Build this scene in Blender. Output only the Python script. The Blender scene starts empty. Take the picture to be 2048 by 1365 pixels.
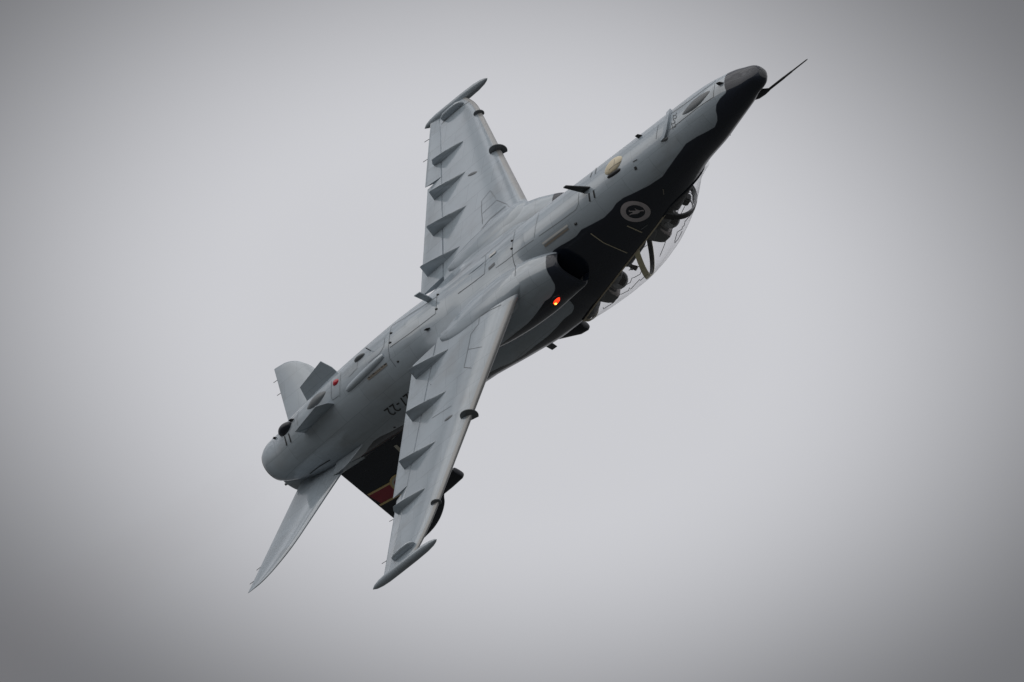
import bpy, bmesh, math, random
import numpy as np
from mathutils import Matrix, Vector
from mathutils.bvhtree import BVHTree
from mathutils.geometry import tessellate_polygon
random.seed(7); np.random.seed(7)
PI = math.pi
scene = bpy.context.scene
COL = scene.collection

# ------------------------------------------------------------------ camera
# photo pixels are given on a 2048 x 1365 frame; the jet flies 300 m from a
# spectator standing on the airfield and looking up 25 degrees with a long lens
SPX = 135.613                      # pixels per metre at the jet
DIST = 300.0
FPX = SPX * DIST
CX, CY = 1024.0, 682.5
ELEV = math.radians(25)
cam_data = bpy.data.cameras.new('camera')
cam_data.sensor_width = 36.0
cam_data.lens = 36.0 * FPX / 2048.0
cam_data.clip_start = 1.0
cam_data.clip_end = 60000.0
cam = bpy.data.objects.new('camera', cam_data)
COL.objects.link(cam)
# world origin sits at the jet; the ground lies GROUND_Z below it and the eye 1.7 m above the ground
GROUND_Z = -1.7 - DIST * math.sin(ELEV)
CAM = Matrix.Translation((0, -DIST * math.cos(ELEV), GROUND_Z + 1.7)) @ Matrix.Rotation(PI / 2 + ELEV, 4, 'X')
cam.matrix_world = CAM
scene.camera = cam

# attitude of the jet: columns = nose, port wing, up in camera axes (x right, y up, z to viewer)
RB = np.array([[0.61748576, -0.07934986, 0.78256944],
               [0.49117035, -0.73819415, -0.46240791],
               [0.61438019, 0.66990521, -0.41685008]])
OB = np.array([3.6562259, 3.80553393, 3.68628116])
JET = CAM @ Matrix.Translation((0, 0, -DIST)) @ Matrix(
    [list(RB[0]) + [OB[0]], list(RB[1]) + [OB[1]], list(RB[2]) + [OB[2]], [0, 0, 0, 1]])

def ray(px):
    d = np.array([(px[0] - CX) / FPX, -(px[1] - CY) / FPX, -1.0])
    o = np.array([0, 0, DIST])
    return RB.T @ (o - OB), RB.T @ d
def onplane(px, n, c):
    o, d = ray(px); n = np.array(n, float)
    return o + (c - n @ o) / (n @ d) * d
def ony(px, y): return onplane(px, (0, 1, 0), y)

# ------------------------------------------------------------------ sky and light
SUN_EL, SUN_AZ = math.radians(42), math.radians(233)
world = bpy.data.worlds.new('World'); scene.world = world
world.use_nodes = True
nt = world.node_tree; N = nt.nodes; L = nt.links; N.clear()
def nd(t, **kw):
    n = N.new(t)
    for k, v in kw.items(): setattr(n, k, v)
    return n
def mth(op, a, b=None, c=None):
    n = N.new('ShaderNodeMath'); n.operation = op
    for i, v in enumerate((a, b, c)):
        if v is None: continue
        if isinstance(v, (int, float)): n.inputs[i].default_value = v
        else: L.new(v, n.inputs[i])
    return n.outputs[0]
tc = nd('ShaderNodeTexCoord')
nrm = nd('ShaderNodeVectorMath', operation='NORMALIZE'); L.new(tc.outputs['Generated'], nrm.inputs[0])
sep = nd('ShaderNodeSeparateXYZ'); L.new(nrm.outputs[0], sep.inputs[0])
sky = nd('ShaderNodeTexSky'); sky.sky_type = 'NISHITA'; sky.sun_disc = False
sky.sun_elevation = SUN_EL; sky.sun_rotation = SUN_AZ; sky.dust_density = 4.0
# overcast sky with added cells: CIE overcast gradient x warped ovals imitating lens vignetting
warp = nd('ShaderNodeTexNoise'); warp.inputs['Scale'].default_value = 16.0; warp.inputs['Detail'].default_value = 1.0
L.new(nrm.outputs[0], warp.inputs['Vector'])
wsep = nd('ShaderNodeSeparateColor'); L.new(warp.outputs['Color'], wsep.inputs[0])
# coordinates of the vignette ovals on a horizontal plane, cells shrink towards the horizon
zc = mth('MAXIMUM', sep.outputs[2], 0.04)
az = mth('MULTIPLY', mth('DIVIDE', sep.outputs[0], zc), math.sin(ELEV))
el = mth('MULTIPLY', mth('SUBTRACT', 1.0 / math.tan(ELEV), mth('DIVIDE', sep.outputs[1], zc)), math.sin(ELEV) ** 2)
az = mth('ADD', az, mth('MULTIPLY', mth('SUBTRACT', wsep.outputs[0], 0.5), 0.006))
el = mth('ADD', el, mth('MULTIPLY', mth('SUBTRACT', wsep.outputs[1], 0.5), 0.006))
def wrap(x, half):     # distance to the middle of the nearest cell
    return mth('ABSOLUTE', mth('MULTIPLY', mth('SUBTRACT', mth('FRACT', mth('ADD', mth('DIVIDE', x, 2 * half), 0.5)), 0.5), 2 * half))
cxn = mth('MULTIPLY', wrap(az, 1300 / FPX), FPX / 1000.0)
cyn = mth('MULTIPLY', wrap(el, 940 / FPX), 1.386 * FPX / 1000.0)
rr_ = mth('SQRT', mth('ADD', mth('MULTIPLY', cxn, cxn), mth('MULTIPLY', cyn, cyn)))
mr = nd('ShaderNodeMapRange', interpolation_type='SMOOTHSTEP'); L.new(rr_, mr.inputs['Value'])
mr.inputs['From Min'].default_value = 0.50; mr.inputs['From Max'].default_value = 1.43
mr.inputs['To Min'].default_value = 1.0; mr.inputs['To Max'].default_value = 0.285  # dark rims put a corner vignette into the sky colour, bright oval behind the jet
fade = nd('ShaderNodeMapRange', interpolation_type='SMOOTHSTEP'); L.new(sep.outputs[2], fade.inputs['Value'])
fade.inputs['From Min'].default_value = 0.08; fade.inputs['From Max'].default_value = 0.30
vignette_cells = mth('ADD', 0.8, mth('MULTIPLY', mth('SUBTRACT', mr.outputs['Result'], 0.8), fade.outputs['Result']))   # far cells lose contrast towards the horizon
fine = nd('ShaderNodeTexNoise'); fine.inputs['Scale'].default_value = 60.0; fine.inputs['Detail'].default_value = 3.0
L.new(nrm.outputs[0], fine.inputs['Vector'])
vignette_cells = mth('MULTIPLY', vignette_cells, mth('ADD', 0.975, mth('MULTIPLY', fine.outputs['Fac'], 0.05)))
cie = mth('DIVIDE', mth('ADD', 1.0, mth('MULTIPLY', mth('MAXIMUM', sep.outputs[2], 0.0), 2.0)), 1.0 + 2.0 * math.sin(ELEV))
lum = mth('MULTIPLY', mth('MULTIPLY', vignette_cells, cie), 6.2)
gcol = nd('ShaderNodeCombineColor')
L.new(mth('MULTIPLY', lum, 0.99), gcol.inputs[0]); L.new(mth('MULTIPLY', lum, 0.995), gcol.inputs[1]); L.new(mth('MULTIPLY', lum, 1.04), gcol.inputs[2])
mixs = nd('ShaderNodeMix', data_type='RGBA'); mixs.inputs['Factor'].default_value = 0.97
L.new(sky.outputs[0], mixs.inputs['A']); L.new(gcol.outputs[0], mixs.inputs['B'])
bg = nd('ShaderNodeBackground'); bg.inputs['Strength'].default_value = 0.1
L.new(mixs.outputs['Result'], bg.inputs['Color'])
wo = nd('ShaderNodeOutputWorld'); L.new(bg.outputs[0], wo.inputs['Surface'])

sun_data = bpy.data.lights.new('sun', 'SUN')
sun_data.energy = 1.15; sun_data.angle = math.radians(90); sun_data.color = (1.0, 0.97, 0.93)
sun = bpy.data.objects.new('sun', sun_data); COL.objects.link(sun)
sd = Vector((math.sin(SUN_AZ) * math.cos(SUN_EL), math.cos(SUN_AZ) * math.cos(SUN_EL), math.sin(SUN_EL)))
sun.rotation_euler = sd.to_track_quat('Z', 'Y').to_euler()
sun.location = (0, 0, 100)
scene.view_settings.view_transform = 'Standard'
scene.view_settings.look = 'None'
scene.view_settings.exposure = 0.0
scene.view_settings.gamma = 1.0
scene.cycles.max_bounces = 8
scene.cycles.transparent_max_bounces = 16

# ------------------------------------------------------------------ materials
def new_mat(name):
    m = bpy.data.materials.new(name); m.use_nodes = True
    return m, m.node_tree, m.node_tree.nodes['Principled BSDF']
def simple(name, col, rough=0.4, metal=0.0, spec=0.5, var=0.12, scale=9.0, coat=0.0):
    m, t, b = new_mat(name)
    n = t.nodes.new('ShaderNodeTexNoise'); n.inputs['Scale'].default_value = scale; n.inputs['Detail'].default_value = 5
    co = t.nodes.new('ShaderNodeTexCoord'); t.links.new(co.outputs['Object'], n.inputs['Vector'])
    r = t.nodes.new('ShaderNodeMix'); r.data_type = 'RGBA'
    r.inputs['A'].default_value = (*[c * (1 - var) for c in col], 1); r.inputs['B'].default_value = (*[min(1, c * (1 + var)) for c in col], 1)
    t.links.new(n.outputs['Fac'], r.inputs['Factor']); t.links.new(r.outputs['Result'], b.inputs['Base Color'])
    b.inputs['Roughness'].default_value = rough; b.inputs['Metallic'].default_value = metal
    b.inputs['Specular IOR Level'].default_value = spec; b.inputs['Coat Weight'].default_value = coat
    return m

GREY = (0.325, 0.378, 0.425)
BLACK = (0.010, 0.0135, 0.022)
def skin_material():
    """glossy low-visibility grey with black upper scheme (signed distance in 'black') and tan leading-edge tape ('tape')"""
    m, t, b = new_mat('painted_skin')
    nodes, links = t.nodes, t.links
    def M(op, a, b_=None):
        n = nodes.new('ShaderNodeMath'); n.operation = op
        for i, v in enumerate((a, b_)):
            if v is None: continue
            if isinstance(v, (int, float)): n.inputs[i].default_value = v
            else: links.new(v, n.inputs[i])
        return n.outputs[0]
    def mix(f, a, b_):
        n = nodes.new('ShaderNodeMix'); n.data_type = 'RGBA'
        for k, v in (('Factor', f), ('A', a), ('B', b_)):
            if isinstance(v, tuple): n.inputs[k].default_value = (*v, 1)
            elif isinstance(v, (int, float)): n.inputs[k].default_value = v
            else: links.new(v, n.inputs[k])
        return n.outputs['Result']
    co = nodes.new('ShaderNodeTexCoord')
    def noise(scale, detail, sc=(1, 1, 1)):
        mp = nodes.new('ShaderNodeMapping'); mp.inputs['Scale'].default_value = sc
        links.new(co.outputs['Object'], mp.inputs['Vector'])
        n = nodes.new('ShaderNodeTexNoise'); n.inputs['Scale'].default_value = scale; n.inputs['Detail'].default_value = detail
        links.new(mp.outputs[0], n.inputs['Vector']); return n.outputs['Fac']
    big = noise(1.3, 4)
    streak = noise(5.0, 6, (0.25, 1.6, 1.6))
    speck = noise(55.0, 2)
    g = mix(big, tuple(c * 0.86 for c in GREY), tuple(c * 1.10 for c in GREY))
    g = mix(M('MULTIPLY', M('MAXIMUM', M('SUBTRACT', noise(2.4, 7, (0.6, 1.0, 1.0)), 0.52), 0.0), 1.3), g, (0.175, 0.165, 0.148))
    grime = M('MULTIPLY', M('SMOOTH_MIN', M('MAXIMUM', M('SUBTRACT', streak, 0.54), 0.0), 0.2), 1.5)
    g = mix(grime, g, (0.13, 0.127, 0.118))
    g = mix(M('MULTIPLY', M('MAXIMUM', M('SUBTRACT', speck, 0.66), 0.0), 1.2), g, (0.11, 0.11, 0.11))
    sp = nodes.new('ShaderNodeSeparateXYZ'); links.new(co.outputs['Object'], sp.inputs[0])
    cb = nodes.new('ShaderNodeCombineXYZ'); links.new(sp.outputs[0], cb.inputs[0]); links.new(M('ADD', sp.outputs[1], M('MULTIPLY', sp.outputs[2], 0.8)), cb.inputs[1])
    br = nodes.new('ShaderNodeTexBrick'); links.new(cb.outputs[0], br.inputs['Vector'])
    br.inputs['Scale'].default_value = 1.0; br.inputs['Brick Width'].default_value = 0.62; br.inputs['Row Height'].default_value = 0.37
    br.inputs['Mortar Size'].default_value = 0.0035; br.inputs['Mortar Smooth'].default_value = 0.3; br.inputs['Bias'].default_value = 0.0
    br.inputs['Color1'].default_value = (0.955, 0.955, 0.955, 1); br.inputs['Color2'].default_value = (1.03, 1.03, 1.03, 1); br.inputs['Mortar'].default_value = (0.72, 0.72, 0.72, 1)
    mu = nodes.new('ShaderNodeMix'); mu.data_type = 'RGBA'; mu.blend_type = 'MULTIPLY'; mu.inputs['Factor'].default_value = 1.0
    links.new(g, mu.inputs['A']); links.new(br.outputs['Color'], mu.inputs['B']); g = mu.outputs['Result']
    at = nodes.new('ShaderNodeAttribute'); at.attribute_name = 'tape'
    tape = M('MULTIPLY', M('MINIMUM', M('MAXIMUM', at.outputs['Fac'], 0.0), 1.0), 0.75)
    g = mix(tape, g, (0.27, 0.255, 0.235))
    ab = nodes.new('ShaderNodeAttribute'); ab.attribute_name = 'black'
    blk = M('MINIMUM', M('MAXIMUM', M('MULTIPLY', ab.outputs['Fac'], 90.0), 0.0), 1.0)
    bl = mix(streak, BLACK, tuple(c * 1.7 for c in BLACK))
    col = mix(blk, g, bl)
    links.new(col, b.inputs['Base Color'])
    ro = M('ADD', M('ADD', 0.075, M('MULTIPLY', streak, 0.08)), M('MULTIPLY', tape, 0.15))
    links.new(ro, b.inputs['Roughness'])
    links.new(M('SUBTRACT', 1.9, M('MULTIPLY', blk, 0.4)), b.inputs['IOR'])
    bp = nodes.new('ShaderNodeBump'); bp.inputs['Strength'].default_value = 0.02; bp.inputs['Distance'].default_value = 0.02
    links.new(noise(2.2, 1), bp.inputs['Height']); links.new(bp.outputs[0], b.inputs['Normal'])
    return m
SKIN = skin_material()
M_BLACK = simple('black_gloss', BLACK, 0.28, var=0.3)
M_DARK = simple('dark_rubber', (0.02, 0.021, 0.023), 0.5, var=0.3)
M_DUCT = simple('duct_dark', (0.10, 0.10, 0.105), 0.5)
M_LINE = simple('panel_gap', (0.08, 0.085, 0.09), 0.6, var=0.5, scale=4)
M_FAINT = simple('faint_seam', (0.135, 0.145, 0.15), 0.5, var=0.35, scale=6)
M_GREY = simple('grey_fitting', tuple(c * 1.0 for c in GREY), 0.15, var=0.08); M_GREY.node_tree.nodes['Principled BSDF'].inputs['IOR'].default_value = 2.0
M_MID = simple('mid_grey_fitting', (0.12, 0.132, 0.142), 0.3, var=0.15)
M_CREAM = simple('cream_radome', (0.62, 0.55, 0.40), 0.35, var=0.08)
M_KHAKI = simple('khaki_frame', (0.70, 0.64, 0.40), 0.45, var=0.12)
M_RED = simple('red_lens', (0.45, 0.015, 0.03), 0.15, var=0.2, coat=0.5)
M_RING = simple('roundel_grey', (0.45, 0.41, 0.42), 0.4, var=0.1)
M_TAN = simple('tan_trim', (0.46, 0.41, 0.30), 0.45, var=0.12)
M_BROWN = simple('brown_strip', (0.21, 0.19, 0.165), 0.45, var=0.15)
M_PALE = simple('pale_strip', (0.52, 0.53, 0.52), 0.35, var=0.08)
M_MAROON = simple('maroon_band', (0.34, 0.035, 0.055), 0.35, var=0.2)
M_GOLD = simple('gold_band', (0.72, 0.55, 0.26), 0.4, var=0.15)
M_IVORY = simple('ivory_band', (0.6, 0.57, 0.48), 0.4, var=0.1)
M_SUIT = simple('flight_suit', (0.055, 0.065, 0.045), 0.85, var=0.3, scale=30)
M_HELM = simple('helmet_shell', (0.34, 0.35, 0.36), 0.25, var=0.2)
M_VISOR = simple('tinted_visor', (0.012, 0.012, 0.014), 0.08, var=0.2)
M_MASK = simple('mask_rubber', (0.035, 0.037, 0.035), 0.55, var=0.2)
M_GLOVE = simple('glove_leather', (0.06, 0.055, 0.045), 0.7, var=0.3)
M_SEAT = simple('seat_metal', (0.10, 0.105, 0.11), 0.5, var=0.2)
M_SEATP = simple('seat_headbox', (0.5, 0.46, 0.45), 0.5, var=0.15)
M_STEEL = simple('burnt_steel', (0.19, 0.17, 0.15), 0.35, metal=0.9, var=0.3)
M_WINDOW = simple('sensor_window', (0.028, 0.032, 0.036), 0.12, var=0.2, coat=0.6)
m, t, b = new_mat('nav_light_glow')
b.inputs['Base Color'].default_value = (0.9, 0.08, 0.02, 1); b.inputs['Emission Color'].default_value = (1.0, 0.035, 0.008, 1)
b.inputs['Emission Strength'].default_value = 1.6; M_GLOW = m
m, t, b = new_mat('nav_light_bulb')
b.inputs['Base Color'].default_value = (0.9, 0.5, 0.1, 1); b.inputs['Emission Color'].default_value = (1.0, 0.27, 0.03, 1)
b.inputs['Emission Strength'].default_value = 7.0; M_BULB = m
# thin acrylic: see-through with a fresnel sheen and a faint smoky tint
m = bpy.data.materials.new('canopy_acrylic'); m.use_nodes = True; t = m.node_tree; t.nodes.clear()
tr = t.nodes.new('ShaderNodeBsdfTransparent'); tr.inputs[0].default_value = (0.955, 0.955, 0.96, 1)
gl = t.nodes.new('ShaderNodeBsdfGlossy'); gl.inputs['Roughness'].default_value = 0.03
gl.inputs['Color'].default_value = (0.9, 0.9, 0.9, 1)
lw = t.nodes.new('ShaderNodeLayerWeight'); lw.inputs['Blend'].default_value = 0.5
pw = t.nodes.new('ShaderNodeMath'); pw.operation = 'POWER'; pw.inputs[1].default_value = 5.0; t.links.new(lw.outputs['Facing'], pw.inputs[0])
fr = t.nodes.new('ShaderNodeMath'); fr.operation = 'MULTIPLY_ADD'; fr.inputs[1].default_value = 0.8; fr.inputs[2].default_value = 0.09; t.links.new(pw.outputs[0], fr.inputs[0])
mx = t.nodes.new('ShaderNodeMixShader'); ou = t.nodes.new('ShaderNodeOutputMaterial')
t.links.new(fr.outputs[0], mx.inputs[0]); t.links.new(tr.outputs[0], mx.inputs[1]); t.links.new(gl.outputs[0], mx.inputs[2])
t.links.new(mx.outputs[0], ou.inputs['Surface']); M_GLASS = m

# ------------------------------------------------------------------ mesh helpers
def mesh_obj(name, V, F, mat, parent=None, smooth=True, angle=35, attrs=None):
    me = bpy.data.meshes.new(name)
    me.from_pydata([tuple(map(float, v)) for v in V], [], [tuple(map(int, f)) for f in F])
    me.validate(); me.update()
    me.materials.append(mat)
    if smooth:
        me.polygons.foreach_set('use_smooth', [True] * len(me.polygons))
        me.set_sharp_from_angle(angle=math.radians(angle))
    for k, a in (attrs or {}).items():
        at = me.attributes.new(k, 'FLOAT', 'POINT'); at.data.foreach_set('value', np.asarray(a, np.float32))
    o = bpy.data.objects.new(name, me); COL.objects.link(o)
    if parent is not None: o.parent = parent
    return o
def recalc(o):
    bm = bmesh.new(); bm.from_mesh(o.data); bmesh.ops.recalc_face_normals(bm, faces=bm.faces); bm.to_mesh(o.data); bm.free()
    return o
def grid_faces(r, c, wrap=True):
    F = []
    for i in range(r - 1):
        for j in range(c if wrap else c - 1):
            k = (j + 1) % c
            F.append((i * c + j, i * c + k, (i + 1) * c + k, (i + 1) * c + j))
    return F
def loft(name, secs, mat, parent=None, wrap=True, cap0=True, cap1=True, angle=35, attrs=None):
    S = np.array(secs, float); r, c = S.shape[:2]
    V = S.reshape(-1, 3); F = grid_faces(r, c, wrap)
    if cap0: F.append(tuple(range(c - 1, -1, -1)))
    if cap1: F.append(tuple(range((r - 1) * c, r * c)))
    return recalc(mesh_obj(name, V, F, mat, parent, True, angle, attrs))
def tube(name, pts, rad, mat, parent=None, n=10, flat=1.0):
    P = [np.array(p, float) for p in pts]
    R = rad if hasattr(rad, '__len__') else [rad] * len(P)
    secs = []
    for i, p in enumerate(P):
        tg = P[min(i + 1, len(P) - 1)] - P[max(i - 1, 0)]; tg = tg / (np.linalg.norm(tg) + 1e-9)
        up = np.array([0, 0, 1.0]) if abs(tg[2]) < 0.9 else np.array([0, 1.0, 0])
        a = np.cross(tg, up); a /= np.linalg.norm(a); b_ = np.cross(a, tg)
        secs.append([p + R[i] * (math.cos(q) * a + flat * math.sin(q) * b_) for q in np.linspace(0, 2 * PI, n, endpoint=False)])
    return loft(name, secs, mat, parent)
def prism(name, poly, thick, mat, parent=None, bevel=0.0):
    """poly: list of 3D points (planar); extruded symmetrically along its normal"""
    P = np.array(poly, float)
    nrm_ = np.zeros(3)
    for i in range(len(P)):
        nrm_ += np.cross(P[i] - P[0], P[(i + 1) % len(P)] - P[0])
    nrm_ /= np.linalg.norm(nrm_)
    V = np.vstack([P + nrm_ * thick / 2, P - nrm_ * thick / 2]); n = len(P)
    F = [tuple(range(n)), tuple(range(2 * n - 1, n - 1, -1))] + [(i, i + n, (i + 1) % n + n, (i + 1) % n) for i in range(n)]
    o = recalc(mesh_obj(name, V, F, mat, parent, True, 30))
    if bevel:
        md = o.modifiers.new('bevel', 'BEVEL'); md.width = bevel; md.segments = 2; md.limit_method = 'ANGLE'
    return o
def pchip(x, xs, ys):
    """monotone cubic interpolation"""
    xs = np.asarray(xs, float); ys = np.asarray(ys, float)
    if xs[0] > xs[-1]: xs, ys = xs[::-1], ys[::-1]
    h = np.diff(xs); d = np.diff(ys) / h; m_ = np.zeros(len(xs))
    m_[0], m_[-1] = d[0], d[-1]
    for i in range(1, len(xs) - 1):
        if d[i - 1] * d[i] > 0:
            w1, w2 = 2 * h[i] + h[i - 1], h[i] + 2 * h[i - 1]
            m_[i] = (w1 + w2) / (w1 / d[i - 1] + w2 / d[i])
    x = np.clip(np.asarray(x, float), xs[0], xs[-1]); i = np.clip(np.searchsorted(xs, x) - 1, 0, len(xs) - 2)
    u = (x - xs[i]) / h[i]
    return ((2*u**3 - 3*u**2 + 1) * ys[i] + (u**3 - 2*u**2 + u) * h[i] * m_[i] + (-2*u**3 + 3*u**2) * ys[i+1] + (u**3 - u**2) * h[i] * m_[i+1])
def smax(a, b, k): return 0.5 * (a + b + np.sqrt((a - b) ** 2 + k * k))
def sdist(px, pz, X, Z):
    """unsigned distance of points to the polyline (px,pz)"""
    D = np.full(X.shape, 1e9)
    for i in range(len(px) - 1):
        ax, az_, bx, bz = px[i], pz[i], px[i + 1], pz[i + 1]
        dx, dz = bx - ax, bz - az_; ll = dx * dx + dz * dz + 1e-12
        u = np.clip(((X - ax) * dx + (Z - az_) * dz) / ll, 0, 1)
        D = np.minimum(D, np.hypot(X - ax - u * dx, Z - az_ - u * dz))
    return D

# ------------------------------------------------------------------ setting
gm, gt, gb = new_mat('airfield_grass')
gn = gt.nodes.new('ShaderNodeTexNoise'); gn.inputs['Scale'].default_value = 0.02; gn.inputs['Detail'].default_value = 8
gc = gt.nodes.new('ShaderNodeTexCoord'); gt.links.new(gc.outputs['Object'], gn.inputs['Vector'])
gr = gt.nodes.new('ShaderNodeMix'); gr.data_type = 'RGBA'
gr.inputs['A'].default_value = (0.062, 0.066, 0.064, 1); gr.inputs['B'].default_value = (0.092, 0.094, 0.090, 1)
gt.links.new(gn.outputs['Fac'], gr.inputs['Factor']); gt.links.new(gr.outputs['Result'], gb.inputs['Base Color'])
gb.inputs['Roughness'].default_value = 0.9
G = 25000
gv = [(x * G / 10, y * G / 10, 0) for y in range(-10, 11) for x in range(-10, 11)]
ground = mesh_obj('ground', gv, grid_faces(21, 21, False), gm, None, False)
ground.location = (0, 0, GROUND_Z)
ground['kind'] = 'structure'

# ------------------------------------------------------------------ the jet
jet = bpy.data.objects.new('jet_aircraft', None); COL.objects.link(jet)
jet.empty_display_size = 1.0
jet.matrix_world = JET
jet['label'] = 'grey and black two-seat military jet banking steeply against the overcast sky'
jet['category'] = 'jet'

# --- fuselage: sections X, half width, level of max width, bottom, top, lower / upper exponent
E1 = np.array([0.52832, 0.84905])       # silhouette direction in the (y,z) section plane
rows = [  # X     w     zm    zb     zt    nl   nu
    (0.115, .085, -.095, -.175, -.020, 2.6, 2.3),
    (0.09, .120, -.095, -.210, .010, 2.8, 2.3),
    (0.04, .155, -.095, -.248, .045, 3.0, 2.3),
    (-.15, .215, -.105, -.345, .120, 3.1, 2.2),
    (-.33, .265, -.120, -.405, .165, 2.6, 2.1),
    (-.53, .310, -.110, -.440, .215, 2.1, 2.1),
    (-.85, .365, -.100, -.485, .285, 2.1, 2.1),
    (-1.2, .415, -.070, -.505, .360, 2.1, 2.1),
    (-1.66, .450, -.035, -.515, .435, 2.1, 2.15),
    (-2.14, .470, .000, -.520, .54, 2.1, 2.3),
    (-2.85, .485, .030, -.530, .80, 2.1, 2.5),
    (-3.5, .500, .050, -.540, .95, 2.15, 2.6),
    (-4.5, .525, .100, -.560, 1.17, 2.2, 2.6),
    (-5.1, .550, .120, -.575, 1.25, 2.2, 2.3),
    (-5.5, .570, .120, -.580, 1.31, 2.2, 2.1),
    (-6.1, .600, .120, -.585, 1.25, 2.2, 2.0),
    (-6.75, .620, .120, -.600, 1.15, 2.2, 1.95),
    (-7.4, .630, .130, -.615, 1.05, 2.2, 1.95),
    (-8.2, .620, .150, -.635, .96, 2.15, 1.9),
    (-8.7, .600, .160, -.625, .92, 2.1, 1.9),
    (-9.5, .555, .150, -.590, .84, 2.05, 1.8),
    (-10.3, .490, .100, -.525, .72, 2.0, 2.0),
    (-10.87, .440, .030, -.470, .56, 2.0, 2.0),
    (-11.2, .390, -.020, -.415, .42, 2.0, 2.0),
    (-11.4, .345, -.040, -.375, .31, 2.0, 2.0),
    (-11.5, .305, -.048, -.350, .25, 2.0, 2.0),
    (-11.54, .280, -.050, -.330, .23, 2.0, 2.0)]
rows = np.array(rows)
UL = [(-.15,-.322),(-.33,-.38),(-.53,-.417),(-.85,-.461),(-1.19,-.479),(-1.66,-.486),(-2.14,-.491),(-2.85,-.503),(-3.54,-.515),(-4.45,-.537),(-5.27,-.556),(-6.11,-.545),(-7.08,-.576),(-7.72,-.601),(-8.22,-.602),(-8.73,-.59),(-9.23,-.577),(-9.53,-.56),(-10.33,-.496),(-10.87,-.443),(-11.29,-.373)]
LR = [(0.0,.057),(-.19,.129),(-.44,.193),(-.72,.251),(-1.03,.322),(-1.32,.379),(-1.6,.416),(-1.84,.441)]
SP = [(-5.84,1.161),(-6.53,1.102),(-7.14,1.017),(-7.75,.931)]
TT = np.linspace(0, PI / 2, 181)
def quarter(w, h, n):
    return w * np.cos(TT) ** (2 / n), h * np.sin(TT) ** (2 / n)
def sup(w, h, n):
    y, z = quarter(w, h, n); return np.max(E1[0] * y + E1[1] * z)
def solve_h(w, n, target):
    lo, hi = 0.02, 2.0
    for _ in range(40):
        mid = (lo + hi) / 2
        if sup(w, mid, n) < target: lo = mid
        else: hi = mid
    return lo
for r in rows:      # make the silhouettes agree with those measured on the photograph
    X, w, zm, zb, zt, nl, nu = r
    if -11.3 < X <= -.15:
        tgt = np.interp(-X, [-a for a, _ in UL], [b_ for _, b_ in UL])
        r[3] = zm - solve_h(w, nl, -(tgt - E1[1] * zm))
    if -1.9 < X <= -.15:
        tgt = np.interp(-X, [-a for a, _ in LR], [b_ for _, b_ in LR]); r[4] = zm + solve_h(w, nu, tgt - E1[1] * zm)
    if -7.8 < X <= -5.6:
        tgt = np.interp(-X, [-a for a, _ in SP], [b_ for _, b_ in SP]); r[4] = zm + solve_h(w, nu, tgt - E1[1] * zm)
def body(X):
    return [pchip(X, rows[:, 0], rows[:, k]) for k in range(1, 7)]
# cockpit opening: half width and sill height along X
OPEN0, OPEN1 = -1.93, -5.62
def open_half(X):
    f = np.clip((OPEN0 - X) / 0.85, 0, 1)
    y = 0.425 * np.sqrt(np.clip(1 - (1 - f) ** 2, 0, 1))
    g_ = np.clip((-4.75 - X) / 0.87, 0, 1)
    return y * (1 - 0.28 * g_ ** 2)
SILL = [(-1.93, .45), (-2.3, .53), (-2.6, .588), (-3.14, .701), (-4.70, .969), (-5.32, 1.075), (-5.62, 1.125)]
def sill_z(X):
    e = np.interp(-X, [-a for a, _ in SILL], [b_ for _, b_ in SILL])
    return (e - E1[0] * open_half(X)) / E1[1]
def side_z(X, yb):     # height of the fuselage skin at half width yb
    w, zm, zb, zt, nl, nu = body(X)
    return zm + (zt - zm) * max(0.0, 1 - (yb / w) ** nu) ** (1 / nu)
for r in rows:         # let the skin pass through the sill line
    X = r[0]
    if -5.55 < X < -2.5:
        yb = float(open_half(X)); k = max(1e-3, 1 - (yb / r[1]) ** r[6]) ** (1 / r[6])
        r[4] = r[2] + (float(sill_z(X)) - r[2]) / k
STUB = [  # wing centre-section blister: X, half width, z low, z high
    (-4.95, .40, -.30, -.06), (-5.1, .66, -.40, -.04), (-5.3, .90, -.44, -.02), (-5.6, 1.06, -.465, .0), (-6.0, 1.09, -.475, .01),
    (-6.5, 1.00, -.47, .0), (-6.9, .84, -.45, -.02), (-7.3, .66, -.44, -.04), (-7.7, .45, -.40, -.06)]
STUB = np.array(STUB)
NL_, NU_ = 100, 34      # samples bottom->sill edge, sill edge->top (per side)
XS = np.concatenate([np.linspace(.115, -.5, 34)[:-1], np.linspace(-.5, OPEN0, 60)[:-1], np.linspace(OPEN0, OPEN1, 150)[:-1], np.linspace(OPEN1, -11.3, 230)[:-1], np.linspace(-11.3, -11.54, 14)])
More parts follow.
